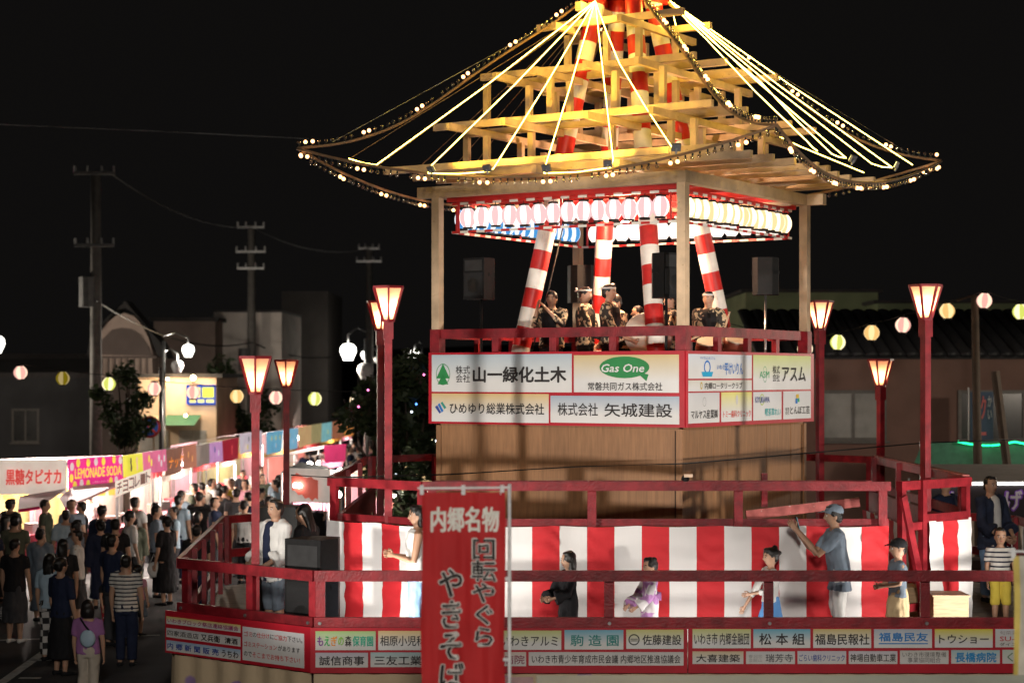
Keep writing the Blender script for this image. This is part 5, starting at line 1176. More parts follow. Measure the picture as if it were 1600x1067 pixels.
stall('stall with sky blue banners', [(415, 58.2, 441, 61, .7, (.16, .42, .60), [('dot', .25, .3, 0, 0, yl, 0), ('dot', .5, .3, 0, 0, yl, 0), ('dot', .75, .3, 0, 0, yl, 0), ('dot', .5, .65, 0, 0, (.6, .6, .62), 0)]), (441, 61, 465, 64, .7, (.22, .48, .66), [('dot', .35, .3, 0, 0, yl, 0), ('dot', .6, .6, 0, 0, (.6, .6, .62), 0)])], 2.0, 55)
stall('stall with tan and olive banners', [(465, 64, 486, 67, .72, (.60, .38, .18), []), (486, 67, 502, 69.5, .7, (.36, .30, .14), [])], 2.0, 50)
stall('far stall with cyan and brown banners', [(502, 69.5, 518, 72, .7, (.22, .48, .50), [('dot', .5, .5, 0, 0, yl, 0)]), (518, 72, 536, 75.5, .7, (.34, .12, .06), [])], 2.0, 50)
stall('farthest stall with orange banner by the round road sign', [(536, 75.5, 552, 79, .8, (.66, .26, .06), [])], 2.0, 45)
# stalls on the other side of the street, behind the stage
stall('stall with ragged red and white banner behind the slanted stage rail', [(452, 34.2, 517, 33.7, .62, (.46, .40, .35), [])], 1.8, 26, (.45, .4, .36))
fc = Face((sx(452, 34.2), 34.2), (sx(517, 33.7), 33.7), .06)
rag = thing('ragged_sign', 'ragged red printed sign with lit bulbs on the stall behind the slanted rail', 'sign', fc.at(.3, 1.8)); m = MB(); m.poly([fc.at(.10 + .62 * a_, ZT - .62 * b_, .01) for a_, b_ in ((0, .2), (.12, .16), (.2, .08), (.34, .14), (.46, .2), (.6, .22), (.74, .18), (.86, .26), (1, .28), (1, .86), (.9, .8), (.78, .9), (.66, .8), (.52, .84), (.4, .72), (.26, .74), (.14, .6), (.04, .62))]); m.build('sheet', backlit((.52, .10, .07), .5), rag)
for a_ in (.2, .36): MB().ball(fc.at(.10 + .62 * a_, ZT - .28, .05), .045, 8, 6).build('bulb', STL, rag)
stall('stall with beige lit cloth behind the left side of the tower', [(562, 36.5, 684, 36.9, .62, (.68, .48, .24), [])], 1.8, 75)
tt = thing('blue_tarp_roof', 'grey blue plastic roof of a stall behind the lamp posts', 'roof', P(480, 740, 36)); m = MB(); m.poly([P(438, 738, 35.5), P(516, 742, 35.2), P(512, 728, 38.5), P(468, 722, 39)]); m.build('sheet', mat('blue_grey_tarp', (.16, .19, .26), .5), tt)
for q in (P(440, 738, 35.6), P(514, 741, 35.3), P(512, 729, 38.4)): MB().tube([(q.x, q.y, 0), q], .02, 6).build('pole', STEEL, tt)
MB().ball(P(531, 735, 36.0), .05, 8, 6).build('bulb', STL, tt)
MB().tube([P(531, 735, 36.0), P(514, 732, 37.0)], .006, 4).build('flex', CABLE, tt)
stall('stall with small magenta lit banner far behind the stage', [(505, 47, 540, 48, .45, (.60, .04, .14), [])], 1.8, 22)
# ------------------------------------------------------------------ stall behind the right of the stage
rs = thing('food_stall', 'stall with black banner and big white and purple characters on the right', 'stall', V(8.2, 33.4, 0), 'food stalls along the street')
a, b = P(1452, 757, 32), P(1660, 757, 32); zt, zb = a.z, a.z - .62
m = MB(); m.add([(a.x, 32, zb), (b.x, 32, zb), (b.x, 32, zt), (a.x, 32, zt), (a.x, 32.04, zb), (b.x, 32.04, zb), (b.x, 32.04, zt), (a.x, 32.04, zt)], [(0, 1, 2, 3), (7, 6, 5, 4), (0, 4, 5, 1), (3, 2, 6, 7)]); bn = m.build('banner', flat((.022, .016, .02)), rs)
fc = Face((a.x, 32), (b.x, 32), 0)
for ch, x0, x1 in (('げ', 1482, 1514), ('げ', 1568, 1600)):
    u0, v1 = fc.pix(x0, 764); u1, v0 = fc.pix(x1, 799); text(ch, fc, u0, v0, u1, v1, flat((.22, .07, .5)), bn, .09, push=.006); text(ch, fc, u0 + .03, v0 + .03, u1 - .03, v1 - .02, flat((.62, .6, .66)), bn, .03, push=.010)
m = MB(); m.beam((a.x, 31.97, zt + .02), (b.x, 31.97, zt + .02), .06, .05); m.build('tube_lamp', glow('tube_lamp', (1, .96, .9), 4), rs)
m = MB(); m.poly([(a.x, 32, zt + .06), (b.x, 32, zt + .06), (b.x, 34.2, zt + .25), (a.x, 34.2, zt + .25)]); m.build('awning', sheet((.3, .28, .26), .2), rs)
for x_ in (a.x + .1, b.x - .1):
    for y_ in (32.1, 34.1): MB().tube([(x_, y_, 0), (x_, y_, zt)], .02, 6).build('pole', STEEL, rs)
MB().box(((a.x + b.x) / 2, 32.5, .45), (b.x - a.x - .3, .6, .9)).build('counter', mat('counter_dark', (.05, .04, .04), .6), rs)
MB().box((8.55, 32.5, 1.02), (.5, .4, .24)).build('tub', CWHITE, rs)

# ================================================================== BUILDINGS
def wallmat(n_, c): return mat('plaster_' + n_, c, .85, var=.2, scale=1.2, bump=.15, bscale=20)
def house(label, x0, x1, ytop, Y, depth, colr, nm, name='building', wins=(), roofh=.3, roofc=(.05, .045, .045), over=.3):
    a, b = P(x0, ytop, Y), P(x1, ytop, Y); t = thing(name, label, 'building', ((a.x + b.x) / 2, Y, 0)); H_ = a.z
    m = MB(); m.box(((a.x + b.x) / 2, Y + depth / 2, H_ / 2), (b.x - a.x, depth, H_)); m.build('wall', wallmat(nm, colr), t)
    m = MB(); m.box(((a.x + b.x) / 2, Y + depth / 2, H_ + roofh / 2 + .002), (b.x - a.x + over, depth + over, roofh)); m.build('roof', mat('roof_' + nm, roofc, .8), t)
    for wx0, wy0, wx1, wy1, gc in wins:
        p, q = P(wx0, wy0, Y), P(wx1, wy1, Y); cx_, cz_ = (p.x + q.x) / 2, (p.z + q.z) / 2; ww, wh = q.x - p.x, p.z - q.z
        m = MB(); 
        for sx_ in (-1, 1): m.box((cx_ + sx_ * ww / 2, Y - .03, cz_), (.08, .06, wh + .08))
        for sz_ in (-1, 1): m.box((cx_, Y - .031, cz_ + sz_ * wh / 2), (ww - .08, .058, .08))
        m.box((cx_, Y - .028, cz_), (.06, .05, wh - .08)); w_ = m.build('window', mat('window_frame', (.10, .09, .08), .5), t)
        m = MB(); m.box((cx_, Y - .008, cz_), (ww - .06, .012, wh - .06)); m.build('pane', mat('pane_%.2f' % gc[0], gc, .25, var=.3, scale=1.5, spec=.6), w_)
        m = MB(); m.box((cx_, Y - .07, cz_ - wh / 2 - .07), (ww + .2, .14, .05)); m.build('sill', mat('window_frame', (.10, .09, .08), .5), w_)
    return t, H_
# right side
bt, H_ = house('long brown house with tiled roof behind the right lamp posts', 1190, 1720, 561, 44, 6, (.16, .09, .07), 'brown', wins=((1284, 612, 1382, 686, (.30, .29, .27)), (1499, 612, 1600, 688, (.03, .03, .03))), roofh=.12, roofc=(.03, .028, .03), over=.2)
a, b = P(1180, 560, 43.5), P(1730, 560, 43.5)
m = MB(); rz0 = a.z; tw = .32; nrow = int((b.x - a.x) / tw)
m.poly([(a.x, 43.4, rz0 + .10), (b.x, 43.4, rz0 + .10), (b.x, 47, rz0 + 1.25), (a.x, 47, rz0 + 1.25)]); m.build('roof_deck', mat('roof_slate', (.02, .02, .022), .5), bt)
tm = MB(); tm.tube([V(0, 0, 0), V(0, 3.55, 1.14)], [(.07, .16), (.07, .16)], 8, ref=(0, 0, 1)); tmm = tm.mesh('roof_tile', mat('roof_slate', (.02, .02, .022), .5), smooth=True)
for i in range(nrow):
    o = bpy.data.objects.new('roof_tile', tmm); o.location = V(a.x + tw * (i + .5), 43.38, rz0 + .09) - wloc(bt); link(o, bt)
house('low dull green flat roofed building beyond the brown house', 1165, 1372, 457, 62, 8, (.24, .28, .15), 'green', roofh=.1)
house('long dull green building behind the tiled roof', 1372, 1760, 474, 60, 8, (.20, .24, .13), 'green2', roofh=.1)
# green awning with rope light on the brown house
aw = thing('shop_awning', 'green shop awning with cream wall sheet under the brown house window', 'awning', V(P(1520, 700, 42).x, 42, 0))
a, b = P(1442, 690, 42), P(1720, 690, 42)
m = MB(); m.add([(a.x, 42, a.z), (b.x, 42, a.z), (b.x, 41.9, P(0, 728, 42).z), (a.x - .25, 41.9, P(0, 728, 42).z)], [(3, 2, 1, 0)]); m.build('awning', mat('green_awning', (.05, .20, .12), .6, transl=.2), aw)
m = MB(); m.box(((a.x + b.x) / 2, 42.1, (P(0, 728, 42).z) / 2), (b.x - a.x, .05, P(0, 728, 42).z)); m.build('sheet', mat('cream_sheet', (.36, .30, .24), .8), aw)
for x_ in (a.x, b.x): MB().tube([(x_, 42.2, 0), (x_, 42.2, a.z)], .03, 6).build('pole', STEEL, aw)
m = MB(); pts = []
for i in range(60):
    x_ = 1497 + i * 2.6; pts.append(P(x_, 690 + 6 * abs(math.sin((x_ - 1497) / 42 * 1.5)), 41.85))
m.tube(pts, .022, 5, cap=False); tag(m.build('rope_light', glow('green_rope', (.02, 1, .35), 3.2), None, loc=pts[0]), 'green glowing rope light draped along the green awning', 'rope light')
nb_ = thing('banner_flag', 'dark blue narrow banner hanging before the right window', 'banner', V(P(1533, 0, 42.6).x, 42.6, 0)); q0, q1 = P(1516, 612, 42.6), P(1552, 722, 42.6)
m = MB(); m.box(((q0.x + q1.x) / 2, 42.6, (q0.z + q1.z) / 2), (q1.x - q0.x, .02, q0.z - q1.z)); cl_ = m.build('cloth', flat((.02, .045, .09)), nb_); MB().tube([(q0.x - .04, 42.6, 0), (q0.x - .04, 42.6, q0.z + .1)], .015, 6).build('pole', STEEL, nb_)
fc = Face((q0.x, 42.58), (q1.x, 42.58), 0); u0, v1 = fc.pix(1532, 618); u1, v0 = fc.pix(1541, 680); text('クー', fc, u0, v0, u1, v1, flat((.4, .08, .08)), cl_, .03, push=.006, vertical=True)
u0, v1 = fc.pix(1543, 618); u1, v0 = fc.pix(1550, 655); text('かい', fc, u0, v0, u1, v1, flat((.4, .4, .42)), cl_, .01, push=.006, vertical=True)
# left side
house('long dark grey shop block behind the food stalls', -120, 232, 590, 72, 8, (.045, .045, .048), 'shops', wins=((20, 640, 60, 690, (.02, .02, .02)),), roofh=.2)
house('dark upper storey set back behind the shop block', -150, 250, 560, 80, 8, (.03, .03, .032), 'upper', roofh=.2)
ah = thing('arch_gable', 'pale arched gable wall above a dark balcony', 'building', V(P(195, 0, 70).x, 70, 0))
arc = [(150, 590), (150, 540), (156, 520), (168, 503), (182, 493), (195, 489), (209, 494), (222, 508), (232, 528), (238, 552), (238, 590)]
m = MB(); f_ = [P(x, y, 69.6) for x, y in arc]; k_ = [q + V(0, 1.2, 0) for q in f_]; N = len(arc); m.add(f_ + k_, [tuple(reversed(range(N))), tuple(range(N, 2 * N))] + [(i, (i + 1) % N, (i + 1) % N + N, i + N) for i in range(N)]); m.build('gable', wallmat('arch', (.44, .34, .29)), ah)
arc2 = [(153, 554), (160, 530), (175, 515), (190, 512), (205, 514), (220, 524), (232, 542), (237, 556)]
m = MB(); f_ = [P(x, y, 69.5) for x, y in arc2]; k_ = [q + V(0, .08, 0) for q in f_]; N = len(arc2); m.add(f_ + k_, [tuple(reversed(range(N)))] + [(i, (i + 1) % N, (i + 1) % N + N, i + N) for i in range(N)]); m.build('recess_panel', wallmat('arch_shade', (.13, .10, .09)), ah)  # darker plaster tone than the gable around it
m = MB(); f_ = [P(x, y, 69.3) for x, y in ((140, 530), (195, 470), (250, 535), (262, 560), (246, 556), (233, 522), (222, 503), (208, 488), (195, 481), (180, 485), (164, 499), (152, 520), (146, 556), (136, 556))]; k_ = [q + V(0, 1.4, 0) for q in f_]; N = len(f_); m.add(f_ + k_, [tuple(reversed(range(N))), tuple(range(N, 2 * N))] + [(i, (i + 1) % N, (i + 1) % N + N, i + N) for i in range(N)]); m.build('roof_hood', mat('roof_dark', (.03, .028, .028), .8), ah)
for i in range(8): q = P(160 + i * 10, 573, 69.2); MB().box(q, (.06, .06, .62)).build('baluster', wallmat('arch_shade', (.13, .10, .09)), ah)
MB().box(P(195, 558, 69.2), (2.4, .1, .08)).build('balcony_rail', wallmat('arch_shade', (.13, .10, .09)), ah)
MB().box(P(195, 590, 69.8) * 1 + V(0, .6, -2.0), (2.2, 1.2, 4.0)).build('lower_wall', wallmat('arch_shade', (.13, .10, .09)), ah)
house('beige building with flat front between the arch and the white block', 240, 336, 502, 74, 8, (.28, .21, .18), 'beige', roofh=.15)
house('plain white block behind the utility pole', 334, 440, 488, 76, 7, (.66, .60, .55), 'white', roofh=.08, over=.05)
house('dark tall building behind the second stall row', 440, 512, 458, 95, 8, (.05, .045, .042), 'tower', roofh=.1, over=0)
# lit shop
sp = thing('corner_shop', 'lit corner shop with green awning and bright display board', 'building', V(P(275, 0, 64).x, 64, 0))
a, b = P(216, 590, 64), P(338, 590, 64)
MB().box(((a.x + b.x) / 2, 66.5, a.z / 2), (b.x - a.x, 5, a.z)).build('wall', wallmat('shop', (.52, .38, .26)), sp)
MB().box(((a.x + b.x) / 2, 66.4, a.z + .07), (b.x - a.x + .5, 5.4, .14)).build('roof', mat('roof_dark', (.03, .028, .028), .8), sp)
m = MB(); q0, q1 = P(292, 601, 63.9), P(336, 632, 63.9); m.box(((q0.x + q1.x) / 2, 63.9, (q0.z + q1.z) / 2), (q1.x - q0.x, .16, q0.z - q1.z)); db = m.build('display_board', glow('display_blue', (.02, .12, .8), .8), sp)
for x0, y0, x1, y1, cc in ((296, 605, 313, 621, (1, .85, .25)), (316, 605, 334, 621, (.9, .85, .1)), (296, 624, 306, 629, (1, .9, .2)), (309, 624, 319, 629, (1, .9, .3)), (322, 624, 334, 629, (1, .9, .3))):
    p, q = P(x0, y0, 63.8), P(x1, y1, 63.8); MB().box(((p.x + q.x) / 2, 63.81, (p.z + q.z) / 2), (q.x - p.x, .01, p.z - q.z)).build('display_tile', glow('display_%d' % x0, cc, 1.6), db)
for x0, x1, cc in ((216, 262, (.5, .45, .3)), (262, 315, (.06, .20, .11))):
    p, q = P(x0, 648, 63.9), P(x1, 648, 63.9); m = MB(); lo_ = P(0, 664, 62.6).z; m.add([p, q, V(q.x, 62.4, lo_), V(p.x, 62.4, lo_)], [(3, 2, 1, 0)]); m.build('awning', mat('awning_%.2f' % cc[0], cc, .7), sp)
SHUT = mat('shutter', (.30, .28, .25), .5)
for x0 in (218, 242, 280, 302):
    p, q = P(x0, 672, 63.97), P(x0 + 21, 714, 63.97); m = MB()
    for k in range(12): zz = q.z + (p.z - q.z) * (k + .5) / 12; m.box(((p.x + q.x) / 2, 63.95, zz), (q.x - p.x, .05, (p.z - q.z) / 12 * .8))
    m.build('shutter', SHUT, sp)
for x_, y_ in ((302, 590), (262, 592), (290, 649)):
    q = P(x_, y_, 63.4 if y_ < 640 else 62.6); MB().ball(q, .09 if y_ == 590 else .05, 8, 6).build('lamp', glow('shop_lamp', (1, .72, .4), 30), sp); MB().tube([q, q + V(0, .7, .1)], .015, 5).build('lamp_arm', BLACK, sp)
for xx, yy, e in ((262, 596, 110), (302, 594, 60)):
    ld = bpy.data.lights.new('shop_light', 'POINT'); ld.energy = e; ld.color = (1, .68, .38); ld.shadow_soft_size = .1; lo = bpy.data.objects.new('shop_light', ld); lo.location = P(xx, yy, 63.2) - wloc(sp); link(lo, sp)

# ================================================================== POLES, WIRES, STREET LAMPS
CONC = mat('concrete_pole', (.16, .15, .14), .8, var=.2)
def utility(label, px, Y, ytop, rad, arms, box=None):
    q = P(px, ytop, Y); t = thing('utility_pole', label, 'utility pole', (q.x, Y, 0), 'utility poles')
    m = MB(); m.tube([(q.x, Y, 0), (q.x, Y, q.z)], [rad, rad * .75], 12); m.build('pole', CONC, t, True)
    for dy, half in arms:
        z = P(0, ytop + dy, Y).z; MB().box((q.x, Y - rad - .03, z), (half * 2, .08, .09)).build('cross_arm', STEEL, t)
        for k in (-.95, -.35, .35, .95): MB().tube([(q.x + half * k, Y - rad - .03, z + .05), (q.x + half * k, Y - rad - .03, z + .22)], [.04, .03], 6).build('insulator', mat('porcelain', (.4, .4, .4), .3), t)
    if box:
        for dx, dy in box:
            p = P(px + dx, ytop + dy, Y); MB().tube([p - V(0, .1, .5), p - V(0, .1, -.4)], .26, 10).build('transformer', mat('transformer_grey', (.14, .14, .14), .6), t); MB().beam(p - V(0, .1, .2), V(q.x, Y, p.z - .2), .08, .08).build('bracket', STEEL, t)
utility('tall utility pole with transformer behind the tapioca stall', 150, 56, 268, .20, ((4, .62), (116, .6)), ((-12, 186),))
utility('utility pole in front of the plain white block', 393, 75, 352, .20, ((4, .55), (42, .6), (68, .55)), ((-10, 208),))
utility('thin far utility pole beside the left lamp posts', 577, 88, 385, .2, ((4, .5), (24, .6)))
def wire(label, pts, r=.012, sag=.3):
    m = MB()
    for a, b in zip(pts, pts[1:]):
        m.tube([a.lerp(b, i / 10) - V(0, 0, sag * 4 * (i / 10) * (1 - i / 10)) for i in range(11)], r, 4, cap=False)
    tag(m.build('overhead_wire', CABLE, None, loc=pts[0]), label, 'wire', 'overhead wires')
wire('overhead wire between the first two utility poles', [P(168, 268, 55.8), P(393, 355, 74.7), P(577, 388, 87.7)], .02, .5)
wire('lower overhead wire bundle between the first two utility poles', [P(150, 470, 55.7), P(393, 535, 74.7), P(577, 540, 87.7)], .025, .6)
m = MB(); pts = [P(-40, 193, 40), P(240, 205, 42), P(482, 217, 44)]; m.tube(pts, .009, 4, cap=False); tag(m.build('overhead_wire', mat('pale_wire', (.2, .2, .2), .5), None, loc=pts[0]), 'pale overhead wire crossing the dark sky left of the roof tip', 'wire')
GLO = glow('globe_lamp', (1, .96, .86), 7); GLU = mat('unlit_globe', (.36, .35, .35), .4, transl=.2)
def globe(c, r, matl, t, nm):
    m = MB(); m.tube([c + V(0, 0, r * z) for z in (1.0, .92, .6, .1, -.4, -.8, -1.0)], [r * q for q in (.3, .62, .92, 1.0, .82, .62, .58)], 14); m.build(nm, matl, t, True)
def streetlamp(label, px, py, ux, uy, r, polex, Y, both=False, watt=240):
    a, b = P(px, py, Y), P(ux, uy, Y); p = P(polex, 0, Y); t = thing('street_lamp', label, 'street lamp', (p.x, Y, 0), 'globe street lamps')
    m = MB(); m.tube([(p.x, Y, 0), (p.x, Y, max(a.z, b.z) + r * 1.6)], [.07, .05], 8); m.build('pole', STEEL, t, True)
    for c, mt, nm in ((a, GLO, 'lit_globe'), (b, GLO if both else GLU, 'unlit_globe')):
        if mt is GLO:
            ld = bpy.data.lights.new('globe_light', 'POINT'); ld.energy = watt; ld.color = (1, .90, .76); ld.shadow_soft_size = .15; lo = bpy.data.objects.new('globe_light', ld); lo.location = c - V(0, 0, r * 1.5) - wloc(t); link(lo, t)
        globe(c, r, mt, t, nm if not (both and nm == 'unlit_globe') else 'lit_globe')
        top_ = c + V(0, 0, r * 2.1); m = MB(); m.tube([c + V(0, 0, r), top_, top_.lerp(V(p.x, Y, top_.z + r * .6), .5) + V(0, 0, r * .5), V(p.x, Y, top_.z + r * .3)], .028, 6); m.build('arm', STEEL, t, True)
streetlamp('arched globe street lamp with one lit globe left of the lamp posts', 544, 550, 571, 580, .21, 572, 46.5)
streetlamp('arched globe street lamp above the lit corner shop', 294, 548, 277, 573, .20, 256, 60, False, 700)
streetlamp('small far globe street lamp right of the left lamp posts', 648, 552, 637, 567, .19, 660, 90)
streetlamp('small far globe street lamp on the utility pole line', 570, 555, 590, 562, .19, 580, 92)
streetlamp('globe street lamp at the left edge above the shops', -6, 538, 20, 800, .26, -22, 56)
for lab, x_, y_, e in (('globe street lamp off to the right before the brown house', 14.5, 36, 900), ('globe street lamp off to the left before the shop block', -19, 57, 2400)):  # unseen lamps added to brighten the background houses
    t = thing('street_lamp', lab, 'street lamp', (x_, y_, 0), 'globe street lamps'); MB().tube([(x_, y_, 0), (x_, y_, 5.2)], [.07, .05], 8).build('pole', STEEL, t, True); globe(V(x_, y_ - .4, 4.9), .22, GLO, t, 'lit_globe'); MB().tube([(x_, y_, 5.15), (x_, y_ - .4, 5.12)], .03, 6).build('arm', STEEL, t)
    ld = bpy.data.lights.new('globe_light', 'POINT'); ld.energy = e; ld.color = (1, .86, .7); ld.shadow_soft_size = .22; lo = bpy.data.objects.new('globe_light', ld); lo.location = V(x_, y_ - .4, 4.55) - wloc(t); link(lo, t)
# round no-parking signs
for lab, px, py, Y, r in (('round blue and red no-parking sign on a dark post by the shop', 234, 667, 50, .30), ('round blue and red no-parking sign at the end of the stall row', 550, 642, 80, .30)):
    c = P(px, py, Y); t = thing('road_sign', lab, 'sign', (c.x + .2, Y, 0)); f = lambda rr, yy, mt, nm: (lambda m: m.build(nm, mt, t))(MB().tube([V(c.x, yy, c.z), V(c.x, yy - .012, c.z)], rr, 24))
    f(r, Y, flat((.40, .03, .03)), 'rim'); f(r * .78, Y - .014, flat((.02, .10, .42)), 'disc')
    m = MB(); m.beam((c.x - r * .58, Y - .034, c.z + r * .58), (c.x + r * .58, Y - .034, c.z - r * .58), .01, r * .2, up=(0, 0, 1)); m.build('slash', flat((.40, .03, .03)), t)
    m = MB(); m.tube([(c.x + .28, Y + .05, 0), (c.x + .28, Y + .05, c.z + 1.6)], .045, 8); m.build('post', mat('dark_post', (.05, .04, .04), .6), t); MB().box((c.x + .15, Y + .03, c.z), (.28, .03, .05)).build('bracket', STEEL, t)
# ------------------------------------------------------------------ lanterns on the street wires
def clan(name, c1, s1, c2, s2): return lantern_mesh('paper_lantern', [glow(name + '_a', c1, s1), glow(name + '_b', c2, s2), BLACK], r=.155, hgt=.30, seg=16, ribs=7, per=2, pw=2.1, dp=.62)
KM = {'pink': clan('street_pink', (1, .66, .48), 1.5, (1, .50, .42), 1.0), 'yel': clan('street_yellow', (1, .68, .32), 1.35, (1, .60, .20), 1.0), 'lime': clan('street_lime', (1, .88, .5), 1.5, (.80, .85, .16), .95), 'cream': clan('street_cream', (1, .80, .56), 1.7, (1, .76, .46), 1.3), 'dim': clan('street_dim', (.8, .6, .25), .5, (.5, .36, .01), .35)}
LEFT = [(32, 582, 'pink'), (98, 591, 'dim'), (170, 600, 'lime'), (241, 607, 'pink'), (302, 613, 'pink'), (370, 619, 'yel'), (431, 621, 'pink'), (492, 623, 'lime'), (557, 625, 'cream'), (622, 623, 'pink')]
RIGHT = [(1258, 545, 'cream'), (1309, 535, 'lime'), (1362, 520, 'yel'), (1411, 508, 'pink'), (1480, 486, 'yel'), (1538, 470, 'pink'), (1594, 487, 'lime')]
words = {'pink': 'pink and white', 'dim': 'dim ochre', 'lime': 'lime striped', 'yel': 'warm yellow', 'cream': 'cream'}
for row, Y, where in ((LEFT, 42, 'on the wire over the stall street'), (RIGHT, 37, 'on the wire right of the tower')):
    pts = [P(row[0][0] - 120, row[0][1] - 40, Y)]
    for x, y, k in row:
        o = bpy.data.objects.new('paper_lantern', KM[k]); o.location = P(x, y, Y); o.rotation_euler = (random.uniform(-.1, .1), random.uniform(-.1, .1), random.uniform(0, 6)); link(o)
        tag(o, 'round %s paper lantern %s' % (words[k], where), 'lantern', '%s paper lanterns %s' % (words[k], where)); pts.append(P(x, y, Y) + V(0, 0, .21))
    pts.append(P(row[-1][0] + 90, row[-1][1] - 12, Y))
    wire('wire that carries the paper lanterns ' + where[12:], pts, .008, .03)
t = thing('timber_post', 'rough timber post that holds the lantern wire on the right', 'post', (P(1527, 0, 37.2).x, 37.2, 0)); q = P(1523, 462, 37.2)
m = MB(); m.tube([(P(1531, 0, 37.2).x, 37.2, 0), q], [.10, .075], 9); m.build('post', mat('rough_timber', (.07, .05, .035), .8), t, True); MB().tube([q + V(-.35, 0, -.10), q + V(-.05, 0, 0), q + V(.25, -.1, -.06)], .025, 6).build('arm', mat('rough_timber', (.07, .05, .035), .8), t)
m = MB(); m.tube([P(1555, 580, 37.4), V(P(1596, 0, 37.4).x, 37.4, 0)], .09, 8); m.build('brace', mat('rough_timber', (.07, .05, .035), .8), t)

# ================================================================== TREES
LEAF = mat('leaf', (.035, .055, .022), .6, var=.5, scale=3, transl=.25); BARK = mat('bark', (.05, .035, .025), .9)
def tree(label, base, h, rx, n_, seed, leaf=.11, leds=0, bot=.25):
    rnd = random.Random(seed); base = Vector(base); t = thing('leafy_tree', label, 'tree', base)
    m = MB(); m.tube([base, base + V(.05, 0, h * .5), base + V(0, .1, h * .85)], [.12, .08, .02], 8)
    cl_ = []
    for k in range(16):
        a = rnd.uniform(0, 6.28); zz = rnd.uniform(bot, 1); rr = rx * rnd.uniform(.25, .95) * math.sin(math.pi * min(.95, max(.12, (zz - bot) / (1.05 - bot)))) ** .6
        c = base + V(rr * math.cos(a), rr * math.sin(a), h * zz); cl_.append(c); m.tube([base + V(0, 0, h * zz * .6), base.lerp(c, .6) + V(0, 0, h * .15), c], [.05, .03, .01], 5)
    m.build('trunk', BARK, t, True)
    m = MB()
    for k in range(n_):
        c = rnd.choice(cl_); d = V(rnd.gauss(0, 1), rnd.gauss(0, 1), rnd.gauss(0, .8)); p = c + d.normalized() * rx * .42 * rnd.random() ** .45
        a = V(rnd.gauss(0, 1), rnd.gauss(0, 1), rnd.gauss(0, .6)).normalized(); b = a.cross(V(rnd.gauss(0, 1), rnd.gauss(0, 1), rnd.gauss(0, 1))).normalized(); s = leaf * rnd.uniform(.6, 1.3)
        m.add([p - a * s, p + b * s * .45, p + a * s, p - b * s * .45], [(0, 1, 2, 3)])
    m.build('crown', LEAF, t)
    for k in range(leds):
        c = rnd.choice(cl_); d = V(rnd.gauss(0, 1), -abs(rnd.gauss(0, 1)), rnd.gauss(0, 1)).normalized(); cc, nm = rnd.choice((((.9, .8, .4), 'y'), ((.1, .3, 1), 'b'), ((1, .2, .5), 'p'), ((.8, .9, 1), 'w')))
        MB().ball(c + d * rx * .42, .022, 6, 4).build('fairy_light', glow('fairy_' + nm, cc, 4), t)
tree('dark leafy tree with scattered fairy lights left of the timber tower', (P(640, 0, 35).x, 35, 0), 4.2, 1.05, 5200, 3, leds=16, bot=.3)
tree('dark leafy tree between the stall row and the tower', (P(585, 0, 38).x, 38.5, 0), 4.0, .9, 3600, 5, leds=8, bot=.3)
tree('small dark street tree before the lit shop', (P(196, 0, 48).x, 48, 0), 4.3, .75, 2000, 8, .085, bot=.55)
tree('dark bush beside the corner shop', (P(370, 0, 70).x, 70, 0), 4.6, 1.5, 2500, 9, .15, bot=.2)
# far dark ridge that closes the street
m = MB(); pr = [(-260, 4), (-160, 9), (-70, 7), (0, 10), (60, 8), (140, 12), (260, 6)]
m.add([(x, 320, 0) for x, z in pr] + [(x, 340, z) for x, z in pr], [(i, i + 1, i + 1 + len(pr), i + len(pr)) for i in range(len(pr) - 1)]); tag(m.build('hills', mat('dark_hill', (.01, .012, .01), .9)), kind='structure')

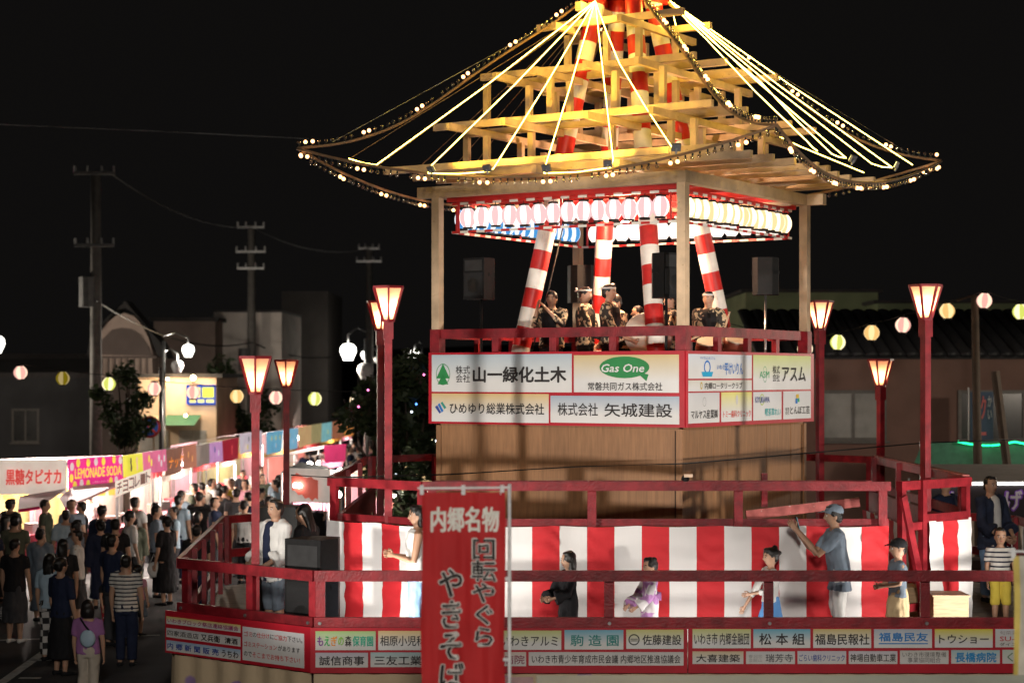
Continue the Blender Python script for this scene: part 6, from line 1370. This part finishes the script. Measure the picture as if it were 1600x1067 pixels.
# ================================================================== CROWD
cool = dict(vox=.018)
C = [
 ('girl in mauve tee with cross bag and cream trousers walking away from the viewer', -5.27, 23.0, PI / 2, 1.32, dict(hk=1 / 6.6, top=C_PURP, bottom=C_BEIGE, hair='bob', sleeve=.7)),
 ('small child in red polka dot shorts and black top', -6.35, 29.0, -.6, 1.05, dict(hk=1 / 5.8, top=C_BLACK, bottom=C_DOTS, bot_len=.27, hair='short')),
 ('small girl in pale top and blue grey skirt standing on the street', -5.93, 29.3, 1.2, 1.12, dict(hk=1 / 5.9, top=C_PINK, skirt=(C_GREY, .28, .04), hair='tail')),
 ('woman in black top and black and white checkered trousers', -7.02, 28.9, 1.8, 1.56, dict(top=C_BLACK, bottom=C_CHECK, hair='long', sleeve=.7)),
 ('woman in dark skirt with white sneakers at the street edge', -7.66, 28.5, 1.4, 1.6, dict(top=C_BLACK, skirt=(C_CHAR, .2, .03), hair='short', shoes=C_WHITE)),
 ('man in black tee and long black trousers before the lemonade stall', -6.75, 31.5, 1.5, 1.68, dict(top=C_BLACK, bottom=C_CHAR, hair='short')),
 ('woman in black dress holding a white bag by the stage corner', -6.2, 33.2, 2.6, 1.58, dict(top=C_BLACK, skirt=(C_BLACK, .15, .03), hair='tail', sleeve=.8)),
 ('person in white tee with dark cross straps before the stall counter', -9.05, 39.6, 1.9, 1.66, dict(top=C_WHITE, bottom=C_CHAR, hair='short')),
 ('person in bright yellow tee far down the street', -6.75, 44.5, -1.2, 1.64, dict(top=C_YEL, bottom=C_BLACK, hair='short')),
 ('person in black walking beside the stage rail', -5.2, 30.5, 1.5, 1.66, dict(top=C_BLACK, bottom=C_NAVY, hair='short')),
 ('woman in grey dress with hair in a bun in the crowd', -7.9, 31.0, 1.2, 1.55, dict(robe=(C_GREY, .12), hair='bun')),
 ('man in olive tee in the dark crowd before the tapioca banner', -8.6, 32.0, 1.7, 1.7, dict(top=C_OLIVE, bottom=C_BLACK, hair='short')),
 ('woman in brown top and long hair before the tapioca banner', -9.2, 33.6, 1.1, 1.56, dict(top=C_BROWN, bottom=C_CHAR, hair='long')),
 ('person in pale blue shirt near the white drop sheet', -8.3, 34.4, 2.0, 1.62, dict(top=C_LBLUE, bottom=C_DENIM, hair='short', sleeve=.8)),
]
protos = []
for lab, x, y, fc_, h_, kw in C:
    kw = dict(kw); kw.setdefault('vox', .016)
    protos.append((person(lab, (x, y, 0), fc_, h_, group='people in the stall street', **kw), x, y))
flush()
# shoulder bag of the walking woman, white bag
bg_ = thing('shoulder_bag', 'pale cross-body bag on the back of the girl in mauve', 'bag', (-5.27, 22.86, .76)); MB().ball((-5.25, 22.88, .86), (.10, .045, .11), 10, 8).build('pouch', C_LBLUE, bg_, True); MB().tube([(-5.2, 22.88, .92), (-5.28, 22.875, 1.02), (-5.35, 22.91, 1.11)], .012, 5).build('strap', C_BLACK, bg_, True)
wb = thing('hand_bag', 'white hand bag carried by the woman in the black dress', 'bag', (-6.42, 33.15, .5)); MB().ball((-6.42, 33.15, .64), (.12, .06, .14), 10, 8).build('pouch', C_WHITE, wb, True); MB().tube([(-6.50, 33.15, .74), (-6.42, 33.15, .92), (-6.34, 33.15, .74)], .012, 5).build('strap', C_WHITE, wb, True)
rnd = random.Random(21); placed = [(x, y) for _, x, y in protos]
def place(n_, x0, x1, y0, y1):
    k = tries = 0
    while k < n_ and tries < 2000:
        tries += 1; x = rnd.uniform(x0, x1); y = rnd.uniform(y0, y1)
        if any((x - a) ** 2 + (y - b) ** 2 < .42 for a, b in placed): continue
        placed.append((x, y)); src = protos[rnd.choice((0, 3, 4, 5, 6, 7, 9, 10, 11, 12, 13, 11, 5, 9))][0]
        o = copy_tree(src); o.location = (x, y, 0); o.rotation_euler.z = rnd.choice((1.5, 1.5, -1.5, 0.2, 3)) + rnd.uniform(-.6, .6); s = rnd.uniform(.94, 1.06); o.scale = (s, s, s)
        pal = [C_BLACK, C_CHAR, C_WHITE, C_NAVY, C_OLIVE, C_BROWN, C_GREY, C_BEIGE, C_LBLUE, C_PINK, C_BLACK, C_NAVY, C_YUKATA, C_STRIPE]; nm_ = None
        for ch in o.children:
            if ch.name.split('.')[0] in ('shirt', 'robe'):
                mt = rnd.choice(pal); nm_ = mt.name[6:].replace('_', ' '); ch.material_slots[0].link = 'OBJECT'; ch.material_slots[0].material = mt
        near = 'before the near stalls' if y < 42 else 'far down the stall street'
        o['label'] = 'person in a %s top in the crowd %s' % (nm_ or 'dark', near); o['group'] = 'crowd in %s tops %s' % (nm_ or 'dark', near); k += 1
place(24, -10.2, -6.4, 30.2, 36.3); place(26, -7.3, -4.7, 36.5, 44); place(30, -7.2, -4.5, 44, 60); place(14, -6.9, -4.6, 60, 76); place(4, -6.9, -5.2, 24.5, 28.5)

# ================================================================== ADDED FILL LIGHT for the stage front, on an invented mast behind the viewer
fm = thing('floodlight_mast', 'tall steel floodlight mast behind the viewer', 'floodlight', (.3, -4, 0))
MB().tube([(.3, -4, 0), (.3, -4, 9.0)], [.10, .07], 10).build('pole', STEEL, fm)
q = V(.3, -4, 9.1); d = (V(2.6, 20, 1.6) - q).normalized(); M3 = d.to_track_quat('-Z', 'Y').to_matrix()
MB().box(q - d * .08, (2.0, .7, .12), M=M3).build('housing', BLACK, fm); MB().box(q - d * .012, (1.9, .6, .008), M=M3).build('lens', glow('mast_lens', (1, .93, .82), 6), fm)
ld = bpy.data.lights.new('mast_lamp', 'SPOT'); ld.energy = 11000; ld.color = (1, .93, .84); ld.spot_size = R(52); ld.spot_blend = .8; ld.shadow_soft_size = .9
lo = bpy.data.objects.new('mast_lamp', ld); lo.location = q + d * .03 - wloc(fm); lo.rotation_euler = d.to_track_quat('-Z', 'Y').to_euler(); link(lo, fm)
